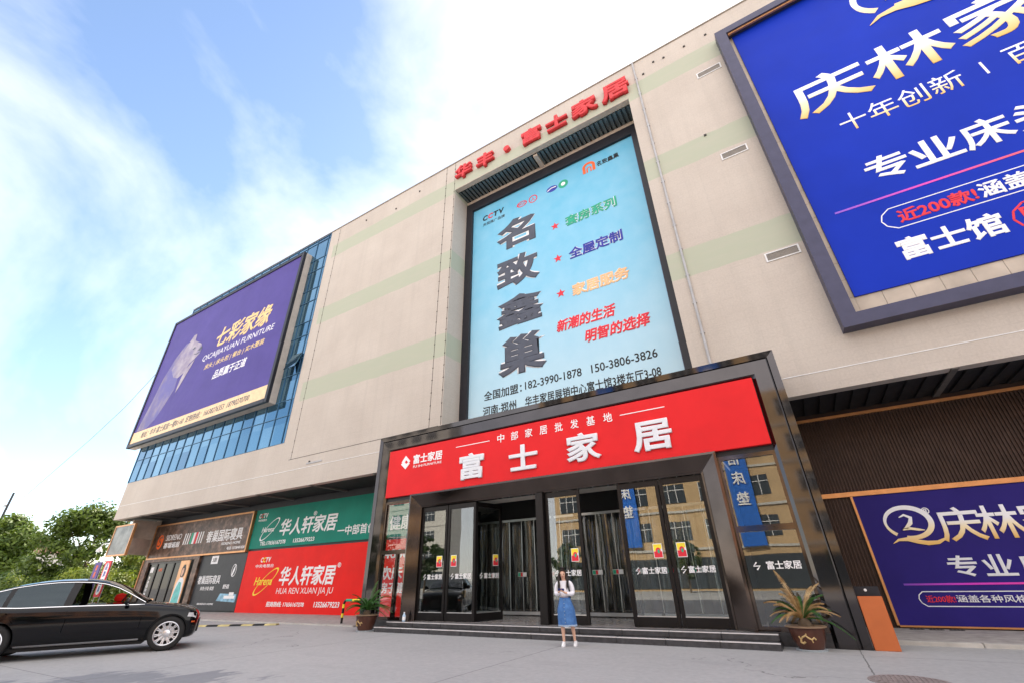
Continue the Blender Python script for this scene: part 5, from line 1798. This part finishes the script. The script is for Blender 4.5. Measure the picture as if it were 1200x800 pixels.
for sgn in (-1, 1):
    f = MB()
    for (xa, xb) in ((.08, .90), (-2.08, -1.15)):
        u_ = .94 if xa > 0 else .92
        for i in range(12):
            a, b_ = xa + (xb - xa) * i / 12, xa + (xb - xa) * (i + 1) / 12
            f.quad(roof_pt(a, sgn * u_), roof_pt(b_, sgn * u_), roof_pt(b_, sgn), roof_pt(a, sgn))
    part('pillar', f, M['carpaint'], CAR, smooth=True)
    side_patch('roof_rail', M['carpaint'], -2.10, .92, .90, 1.0, sgn, nx=40, nt=2)
    side_patch('belt_moulding', M['carblack'], -2.10, .92, 0.0, .06, sgn, nx=30, nt=1)
    side_patch('pillar', M['carblack'], -.52, -.38, .06, .90, sgn, nx=2)
    side_patch('pillar', M['carblack'], -1.48, -1.40, .06, .90, sgn, nx=2)
    side_patch('pillar', M['carpaint'], -2.10, -1.80, .06, .90, sgn, nx=8)
    side_patch('pillar', M['carpaint'], .74, .92, .06, .90, sgn, nx=4)
    side_patch('side_window', M['carglass'], -1.40, -.52, .06, .90, sgn)
    side_patch('quarter_window', M['carglass'], -1.80, -1.48, .06, .90, sgn)
    if sgn > 0:
        side_patch('side_window', M['carglassclear'], -.38, .74, .06, .90, sgn)
    # chrome line round the side glass
    f = MB()
    top_ = [skin_pt(-2.06 + (2.06 + .90) * k / 40, .93, sgn, .006) for k in range(41)]
    bot_ = [skin_pt(-2.06 + (2.06 + .90) * k / 40, .03, sgn, .008) for k in range(41)]
    f.tube(top_, .010, 6)
    f.tube(bot_, .012, 6)
    part('window_trim', f, M['chrome'], CAR, smooth=True)
    f = MB()
    f.lathe([(.01, -.10), (.07, -.09), (.085, 0), (.075, .09), (.01, .10)], (0, 0, 0), 16)
    f.v = [(.60 + b_ * .55 - .02, sgn * (1.0 + c * 1.0), 1.04 + a * 0.95) for a, b_, c in f.v]
    f.box(.56, .62, *sorted((sgn * .84, sgn * .95)), .985, 1.01)
    part('wing_mirror', f, M['carpaint'], CAR, smooth=True)
f = MB()
f.box(-1.9, .8, -.80, .80, .90, .958)
part('parcel_deck', f, M['seat'], CAR)
for sx in (-.12,):
    for sy in (-.38, .38):
        f = MB()
        f.prism([(sx - .55, .95), (sx - .40, .95), (sx - .52, 1.20), (sx - .62, 1.20)], sy - .22, sy + .22)
        f.box(sx - .68, sx - .58, sy - .13, sy + .13, 1.22, 1.36)
        part('seat', f, M['seat'], CAR, bevel=0.03)
f = MB()
f.prism([(-1.35, .95), (-1.15, .95), (-1.32, 1.2), (-1.42, 1.2)], -.68, .68)
part('seat', f, M['seat'], CAR, bevel=0.03)
f = MB()
f.tube([(.34 + .06 * sin(2 * pi * k / 20), .38 + .17 * cos(2 * pi * k / 20), 1.02 + .15 * sin(2 * pi * k / 20)) for k in range(21)], .014, 6)
part('steering_wheel', f, M['carblack'], CAR, smooth=True)
f = MB()
f.box(.50, .85, -.76, .76, .958, 1.0)
part('dashboard', f, M['carblack'], CAR, bevel=0.015)
f = MB()
f.box(-2.1, 1.05, -.70, .70, .16, .30)
f.box(-2.2, -1.90, -.6, .6, .20, .4)
part('underbody', f, M['carblack'], CAR)
def wheel(x, sgn):
    y = sgn * .80
    f_ = MB()
    prof = [(.235, -.11), (.27, -.118), (.315, -.115), (.338, -.095), (.346, -.05), (.346, .05), (.338, .095), (.315, .115), (.27, .118), (.235, .11), (.235, -.11)]
    n_ = 48
    vs_ = [(x + r_ * cos(2 * pi * k / n_), y + yy, .346 + r_ * sin(2 * pi * k / n_)) for r_, yy in prof for k in range(n_)]
    f_.add(vs_, [(i * n_ + k, i * n_ + (k + 1) % n_, (i + 1) * n_ + (k + 1) % n_, (i + 1) * n_ + k) for i in range(len(prof) - 1) for k in range(n_)])
    t_ = part('wheel', f_, M['rubber'], CAR, smooth=True)
    f_ = MB()
    for k in range(n_):
        a0, a1 = 2 * pi * k / n_, 2 * pi * (k + 1) / n_
        P3 = lambda r_, a, yy: (x + r_ * cos(a), y + sgn * yy, .346 + r_ * sin(a))
        for (ra, ya), (rb_, yb_) in (((.245, .112), (.232, .118)), ((.232, .118), (.218, .105)), ((.218, .105), (.212, -.06))):
            f_.add([P3(ra, a0, ya), P3(ra, a1, ya), P3(rb_, a1, yb_), P3(rb_, a0, yb_)], [(0, 1, 2, 3)])
    for k in range(10):
        for da in (-.085, .085):
            a = 2 * pi * k / 10 + .15
            a2 = a + da
            o1 = Vector((cos(a2), sin(a2))) * .222
            i1 = Vector((cos(a + da * .4), sin(a + da * .4))) * .055
            nn = Vector((-sin(a), cos(a))) * .0115
            q_ = []
            for yy in (.100, .075):
                for p_, s_ in ((i1 - nn * .8, 0), (i1 + nn * .8, 0), (o1 + nn, .004), (o1 - nn, .004)):
                    q_.append((x + p_.x, y + sgn * (yy - s_ - (.012 if p_.length < .1 else 0)), .346 + p_.y))
            f_.add(q_, [(0, 1, 2, 3), (7, 6, 5, 4), (0, 4, 5, 1), (1, 5, 6, 2), (2, 6, 7, 3), (3, 7, 4, 0)])
    f2 = MB()
    f2.lathe([(.075, 0), (.075, .012), (.05, .02), (.01, .02)], (0, 0, 0), 24)
    o_ = len(f_.v)
    f_.add([(x + a, y + sgn * (.078 + c), .346 + b_) for a, b_, c in f2.v], f2.f)
    part('rim', f_, M['alloy'], t_, smooth=True)
    f_ = MB()
    f_.lathe([(.15, 0), (.15, .02)], (0, 0, 0), 28)
    f_.v = [(x + a, y + sgn * (c - .0), .346 + b_) for a, b_, c in f_.v]
    part('brake_disc', f_, M['steel'], t_)
    f_ = MB()
    f_.lathe([(.225, 0), (.225, .004)], (0, 0, 0), 28)
    f_.v = [(x + a, y - sgn * (.05 + c), .346 + b_) for a, b_, c in f_.v]
    part('wheel_back', f_, M['carblack'], t_)
for x in (1.475, -1.475):
    for sgn in (-1, 1):
        wheel(x, sgn)
# figures inside are not seen; a red cushion shows through the open window
f = MB()
f.lathe([(.02, -.10), (.10, -.07), (.12, 0), (.10, .07), (.02, .10)], (.28, .30, 1.10), 14, sy=.5)
tag(part('red_ornament', f, M['redboard'], loc=(0, 0, 0)), 'round red ornament seen through the open front window of the black car', 'ornament')
ro = bpy.data.objects['red_ornament']
mw = Matrix.Translation((CXc, CYc, 0)) @ Matrix.Rotation(HEAD, 4, 'Z') @ Matrix.Diagonal((CSX, CS, 1.09, 1))
ctr = mw @ Vector((.28, .30, 1.10))
for v_ in ro.data.vertices:
    v_.co = (mw @ v_.co) - ctr
ro.location = ctr

# ------------------------------------------------------------------ the woman with the phone
def skinned(name, chains, mat, parent, levels=2, root=0):
    """one continuous surface grown round connected joints: chains = (points, edges, radii)"""
    pts, edges, rr = chains
    me = bpy.data.meshes.new(name)
    me.from_pydata(pts, edges, [])
    o_ = bpy.data.objects.new(name, me)
    COL.objects.link(o_)
    md = o_.modifiers.new('skin', 'SKIN')
    md.use_smooth_shade = True
    md.branch_smoothing = 0.6
    sk = me.skin_vertices[0].data
    for i_, r_ in enumerate(rr):
        sk[i_].radius = r_ if isinstance(r_, tuple) else (r_, r_)
        sk[i_].use_root = (i_ == root)
    sb = o_.modifiers.new('sub', 'SUBSURF')
    sb.levels = sb.render_levels = levels
    bpy.context.view_layer.update()
    nm_ = evaluated(o_)
    bpy.data.objects.remove(o_)
    nm_.name = name
    nm_.materials.clear()
    nm_.materials.append(mat)
    nm_.polygons.foreach_set('use_smooth', [True] * len(nm_.polygons))
    o_ = bpy.data.objects.new(name, nm_)
    COL.objects.link(o_)
    o_.parent = parent
    OFF[name] = Vector((0, 0, 0))
    return o_

class Chain:
    def __init__(self):
        self.p, self.e, self.r = [], [], []
    def add(self, pt, r, link=None):
        self.p.append(pt)
        self.r.append(r)
        if link is not None:
            self.e.append((link, len(self.p) - 1))
        return len(self.p) - 1
    def run(self, pts, start=None):
        i_ = start
        for pt, r in pts:
            i_ = self.add(pt, r, i_)
        return i_
    @property
    def data(self):
        return self.p, self.e, self.r

WX, WY = -5.43, 11.38
WOM = thing('person', 'woman in a white blouse and blue denim midi skirt looking at her phone', 'person', (WX, WY, 0), rz=rad(14))
# local: she faces -y, her right hand is at -x
c = Chain()
pel = c.add((0, 0, .90), (.125, .095))
ab = c.add((0, -.005, 1.04), (.105, .082), pel)
ch = c.add((0, .0, 1.20), (.125, .09), ab)
sh = c.add((0, .01, 1.325), (.085, .065), ch)
nk = c.add((0, .0, 1.395), .046, sh)
hb = c.add((-.004, -.018, 1.455), .058, nk)
hm = c.add((-.010, -.040, 1.515), (.076, .088), hb)
ht = c.add((-.010, -.022, 1.590), (.066, .074), hm)
# legs, the left a little behind and to the side
c.run([((-.085, -.01, .82), .085), ((-.090, -.03, .64), .070), ((-.088, -.05, .47), .052), ((-.085, -.045, .34), .053), ((-.082, -.035, .18), .036), ((-.080, -.03, .075), .030), ((-.085, -.09, .04), (.034, .026)), ((-.09, -.14, .03), (.03, .018))], pel)
c.run([((.085, .01, .82), .085), ((.105, .03, .64), .070), ((.125, .05, .47), .052), ((.135, .075, .34), .053), ((.150, .10, .18), .036), ((.155, .11, .075), .030), ((.170, .05, .04), (.034, .026)), ((.178, .0, .03), (.03, .018))], pel)
# arms: elbows at the waist, forearms up to the phone held before the chest
ra = c.run([((-.15, .015, 1.325), .050), ((-.175, .01, 1.22), .042), ((-.185, .0, 1.09), .036), ((-.135, -.12, 1.10), .031), ((-.085, -.205, 1.135), .024), ((-.062, -.235, 1.150), (.026, .018)), ((-.045, -.262, 1.165), (.022, .014))], sh)
la = c.run([((.15, .02, 1.325), .050), ((.178, .01, 1.22), .042), ((.19, .0, 1.08), .036), ((.135, -.11, 1.085), .031), ((.060, -.19, 1.105), .024), ((.030, -.222, 1.122), (.026, .018)), ((.012, -.248, 1.140), (.022, .014))], sh)
def fingers(start_pt, palm_i, base, dirv, side, curl):
    for k_, ln in enumerate((.030, .034, .032, .026)):
        b_ = Vector(base) + Vector(side) * (k_ - 1.5) * .0145
        d_ = Vector(dirv)
        p1 = b_ + d_ * ln * .8
        p2 = p1 + (d_ * .5 + Vector(curl) * .9) * ln * .8
        p3 = p2 + (Vector(curl) * 1.0 - d_ * .1) * ln * .6
        c.run([(tuple(b_), .0085), (tuple(p1), .0080), (tuple(p2), .0072), (tuple(p3), .0060)], palm_i)
fingers(None, ra, (-.040, -.272, 1.168), (.35, -.72, .30), (-.1, .25, -.9), (.85, .25, .15))
fingers(None, la, (.008, -.258, 1.143), (-.35, -.72, .30), (.1, .25, -.9), (-.85, .25, .15))
c.run([((-.045, -.238, 1.178), .010), ((-.022, -.250, 1.196), .0085), ((-.004, -.256, 1.202), .007)], ra)
c.run([((.018, -.226, 1.152), .010), ((.0, -.240, 1.172), .0085), ((-.012, -.25, 1.184), .007)], la)
bodyo = skinned('body', c.data, M['skin'], WOM, 2, pel)
# face: brow, nose, chin pushed into the one body surface; eyes and lips by face material
me = bodyo.data
HC = Vector((-.010, -.035, 1.515))
tiltm = Matrix.Rotation(rad(22), 4, 'X')
me.materials.append(M['hair'])
me.materials.append(M['lip'])
for v_ in me.vertices:
    if v_.co.z > 1.42:
        l_ = v_.co - HC
        q_ = tiltm.inverted() @ l_
        fr = max(0.0, -q_.y / .09)
        nose = math.exp(-(q_.x / .013) ** 2 - ((q_.z + .012) / .022) ** 2) * .020
        chin = math.exp(-(q_.x / .03) ** 2 - ((q_.z + .075) / .02) ** 2) * .010
        eye = -math.exp(-((abs(q_.x) - .030) / .014) ** 2 - ((q_.z - .012) / .011) ** 2) * .008
        if q_.y < -.03:
            q_.y -= (nose + chin + eye)
        v_.co = HC + tiltm @ q_
for p_ in me.polygons:
    q_ = tiltm.inverted() @ (p_.center - HC)
    if q_.y < -.045:
        if abs(abs(q_.x) - .030) < .013 and abs(q_.z - .012) < .007:
            p_.material_index = 1
        elif abs(q_.x) < .020 and abs(q_.z + .046) < .007:
            p_.material_index = 2
# blouse
c = Chain()
b0 = c.add((0, -.004, .985), (.138, .112))
b1 = c.add((0, -.006, 1.09), (.150, .118), b0)
b2 = c.add((0, .0, 1.23), (.142, .106), b1)
b3 = c.add((0, .012, 1.335), (.098, .075), b2)
b4 = c.add((0, .004, 1.375), (.058, .055), b3)
for s_ in (-1, 1):
    c.run([((s_ * .150, .017, 1.325), .062), ((s_ * .190, .012, 1.23), .066), ((s_ * .208, .004, 1.085), .062), ((s_ * .170, -.06, 1.070), .057), ((s_ * (.125 if s_ < 0 else .115), -.125, 1.095 if s_ < 0 else 1.085), .050), ((s_ * (.100 if s_ < 0 else .082), -.175, 1.115 if s_ < 0 else 1.095), .036)], b3)
skinned('blouse', c.data, M['blouse'], WOM, 2, b2)
# pinafore skirt, gathered folds, frayed pale hem
def skirt(z0, z1, name, mat, grow=0.0, n_=64, rows=18):
    f_ = MB()
    vs_ = []
    for i_ in range(rows + 1):
        u = i_ / rows
        z = z0 + (z1 - z0) * u
        hz = max(0, min(1, (1.0 - z) / .58))
        a = .128 + .075 * min(1, hz * 2.2) + .020 * hz
        b_ = .106 + .060 * min(1, hz * 2.2) + .030 * hz
        cx = .018 * hz
        for k in range(n_):
            t_ = 2 * pi * k / n_
            fold = 1 + .045 * hz * sin(7 * t_ + 1.3 * sin(3 * t_)) + .015 * hz * sin(17 * t_ + 4 * u)
            vs_.append((cx + (a + grow) * cos(t_) * fold, .01 * hz + (b_ + grow) * sin(t_) * fold, z + (.008 * sin(5 * t_) if i_ == 0 else 0)))
    f_.add(vs_, [(i_ * n_ + k, i_ * n_ + (k + 1) % n_, (i_ + 1) * n_ + (k + 1) % n_, (i_ + 1) * n_ + k) for i_ in range(rows) for k in range(n_)])
    return part(name, f_, mat, WOM, smooth=True)
sk_ = skirt(.425, 1.0, 'skirt', M['denim'])
skirt(.405, .440, 'hem', M['denimpale'], .003, rows=2)
skirt(.965, 1.003, 'waistband', M['denim'], .006, rows=2)
f = MB()
for k_ in range(7):
    zz = .955 - k_ * .078
    hz = (1.0 - zz) / .58
    yy = -(.106 + .060 * min(1, hz * 2.2) + .030 * hz) + .01 * hz - .010
    f.lathe([(.011, -.004), (.011, .004)], (.018 * hz - .004, yy, zz), 10)
part('button', f, M['steel'], WOM)
for s_ in (-1, 1):
    f = MB()
    sx, sy = (-.088, -.092) if s_ < 0 else (.173, .05)
    for i_, (zz, lx, ly, oy) in enumerate(((.0, .043, .125, .0), (.02, .046, .128, .0), (.045, .043, .115, .01), (.07, .037, .075, .045), (.09, .034, .045, .06))):
        pass
    rows_ = [(.0, .042, .122, .0), (.022, .046, .126, .0), (.05, .042, .110, .012), (.075, .036, .070, .042), (.095, .034, .046, .058), (.10, .026, .036, .058)]
    n_ = 24
    vs_ = [(sx + lx * cos(2 * pi * k / n_), sy + oy + ly * sin(2 * pi * k / n_), zz + .002) for zz, lx, ly, oy in rows_ for k in range(n_)]
    f.add(vs_, [(i_ * n_ + k, i_ * n_ + (k + 1) % n_, (i_ + 1) * n_ + (k + 1) % n_, (i_ + 1) * n_ + k) for i_ in range(5) for k in range(n_)] + [tuple(range(n_ - 1, -1, -1)), tuple(5 * n_ + k for k in range(n_))])
    part('shoe', f, M['shoe'], WOM, smooth=True)
# long hair: cap plus two locks falling over the chest
f = MB()
n_ = 40
vs_, fs_ = [], []
for i_ in range(13):
    ph = pi * .52 * i_ / 12
    for k in range(n_):
        t_ = 2 * pi * k / n_
        face = max(0.0, -sin(t_))                   # -y side is the face
        ph2 = min(ph, pi * (.52 - .36 * min(1.0, face * 1.25) ** 1.1)) if i_ > 0 else 0
        q_ = Vector((.088 * sin(ph2) * cos(t_), .104 * sin(ph2) * sin(t_), .100 * cos(ph2)))
        vs_.append(HC + Vector((0, .006, .012)) + tiltm.to_3x3() @ q_)
for i_ in range(12):
    for k in range(n_):
        fs_.append((i_ * n_ + k, i_ * n_ + (k + 1) % n_, (i_ + 1) * n_ + (k + 1) % n_, (i_ + 1) * n_ + k))
f.add(vs_, fs_)
hairo = part('hair', f, M['hair'], WOM, smooth=True)
for s_ in (-1, 1):
    f = MB()
    for q, (ox, oy, ln, rr_) in enumerate(((.086, .005, .34, .020), (.080, .03, .36, .028), (.088, -.012, .27, .012), (.045, .06, .30, .032))):
        pts = []
        for k in range(9):
            u = k / 8
            pts.append((HC.x + s_ * (ox + .030 * sin(pi * u) + .012 * sin(7 * u + q)), HC.y + oy - (.055 * u if q != 3 else -.03 * u) + .01 * sin(5 * u), HC.z + .02 - ln * u))
        f.tube(pts, [rr_ * (0.7 + .5 * sin(pi * (k / 8) * .8)) * (1 - .75 * (k / 8) ** 3) for k in range(9)], 8)
    part('hair_lock', f, M['hair'], hairo, smooth=True)
f = MB()
f.lathe([(.005, .05), (.04, .042), (.055, .015), (.045, -.01), (.02, -.02)], tuple(HC + Vector((0, .03, .115))), 20)
part('hair_bun', f, M['hair'], hairo, smooth=True)
# phone and backpack rest on her: things of their own
WM = Matrix.Translation((WX, WY, 0)) @ Matrix.Rotation(rad(14), 4, 'Z')
def held(name, label, cat, local):
    p_ = WM @ Vector(local)
    t_ = thing(name, label, cat, p_, rz=rad(14))
    return t_
T = held('phone', 'dark blue phone held in both hands of the woman', 'phone', (-.022, -.285, 1.175))
f = MB()
f.box(-.075, .075, -.006, .006, -.037, .037)
ph_ = part('case', f, M['phone'], T, bevel=0.005)
f = MB()
f.box(-.068, .068, .0062, .0075, -.032, .032)
part('screen', f, M['black'], ph_)
for v_ in list(ph_.data.vertices) + list(T.children[0].children[0].data.vertices if T.children[0].children else []):
    v_.co = Matrix.Rotation(rad(52), 3, 'X') @ v_.co
T = held('backpack', 'small black backpack worn on the back of the woman', 'backpack', (0, .16, 1.2))
f = MB()
f.box(-.14, .16, -.035, .09, -.22, .14)
part('bag', f, M['strap'], T, bevel=0.04)
for s_ in (-1, 1):
    f = MB()
    f.tube([(s_ * .10, -.02, .12), (s_ * .118, -.10, .185), (s_ * .120, -.20, .150), (s_ * .125, -.268, .06), (s_ * .135, -.25, -.05), (s_ * .155, -.15, -.13), (s_ * .13, -.02, -.17)], .013, 6)
    part('strap', f, M['strap'], T, smooth=True)

# ------------------------------------------------------------------ the other side of the street (seen in the glass)
def street_block(label, x0, x1, y, h, mat, fl, bay, dep):
    t = thing('street_building', label, 'building', ((x0 + x1) / 2, y, 0), group='buildings across the street')
    f_ = MB()
    f_.box(x0, x1, y - dep, y, 0, h)
    part('wall', f_, mat, t)
    n_ = int((x1 - x0) / bay)
    for l_ in range(1, fl):
        f_ = MB()
        f_.box(x0, x1, y, y + 0.12, l_ * h / fl - .1, l_ * h / fl + .12)
        part('ledge', f_, M['paleblock'], t)
        for k in range(n_):
            f_ = MB()
            xx = x0 + bay * (k + .18)
            z_ = l_ * h / fl + .9
            f_.box(xx, xx + bay * .64, y, y + 0.04, z_, z_ + h / fl * .5)
            w_ = part('window', f_, M['farwin'], t)
            f_ = MB()
            for q in (0, .33, .66):
                f_.box(xx + bay * .64 * q, xx + bay * .64 * q + .07, y + .041, y + .08, z_, z_ + h / fl * .5)
            f_.box(xx, xx + bay * .64, y + .0805, y + .10, z_ + h / fl * .33, z_ + h / fl * .33 + .07)
            part('frame', f_, M['whitepaint'], w_)
    f_ = MB()
    f_.box(x0 + 1, x1 - 1, y, y + .06, .2, h / fl * .8)
    part('shop_window', f_, M['farwin'], t)
    return t
street_block('ochre five storey building across the street', -26, 16, -27, 19, M['goldwall'], 5, 4.2, 14)
street_block('terracotta building across the street', 17, 46, -27, 16, M['pinkwall'], 4, 4.8, 14)
street_block('pale tower across the street', -90, -60, -48, 42, M['paleblock'], 11, 4.5, 4)
for i, (x, z0, z1) in enumerate(((-16.5, 4.2, 15.2), (-4.2, 3.8, 15.5))):
    t = thing('street_banner', ('blue vertical banner with white characters on the ochre building, nearer the tower', 'blue vertical banner with white characters on the ochre building, nearer the terracotta house')[i], 'banner', (x, -26.7, z0), group='banners across the street')
    f = MB()
    f.box(x - 1.05, x + 1.05, -26.75, -26.6, z0, z1)
    part('cloth', f, M['bannerblue'], t)
    for q, chh in enumerate('亿佰床垫'):
        o_ = letters(t, chh, (x - .6, z1 - 1.9 - q * 2.0, x + .6, z1 - .6 - q * 2.0), -26.5, M['white'], bold=.03, fit='b', depth=0.01)
        for v_ in o_.data.vertices:               # it faces the entrance
            v_.co.x = -v_.co.x + 0
for i, (x, h_) in enumerate(((-62, 6.5), (-50, 7.5), (-40, 6.5), (-31, 5.5), (-21, 4.6), (-10, 4.4), (2, 4.2), (14, 5.0))):
    tree('street_tree', 'round street tree standing across the road from the entrance', x, -19 - (i % 2) * 2, h_, h_ * .42, 40 + i, M['leafc'], 2200, 0.22, 'street trees across the road', z0=.3)
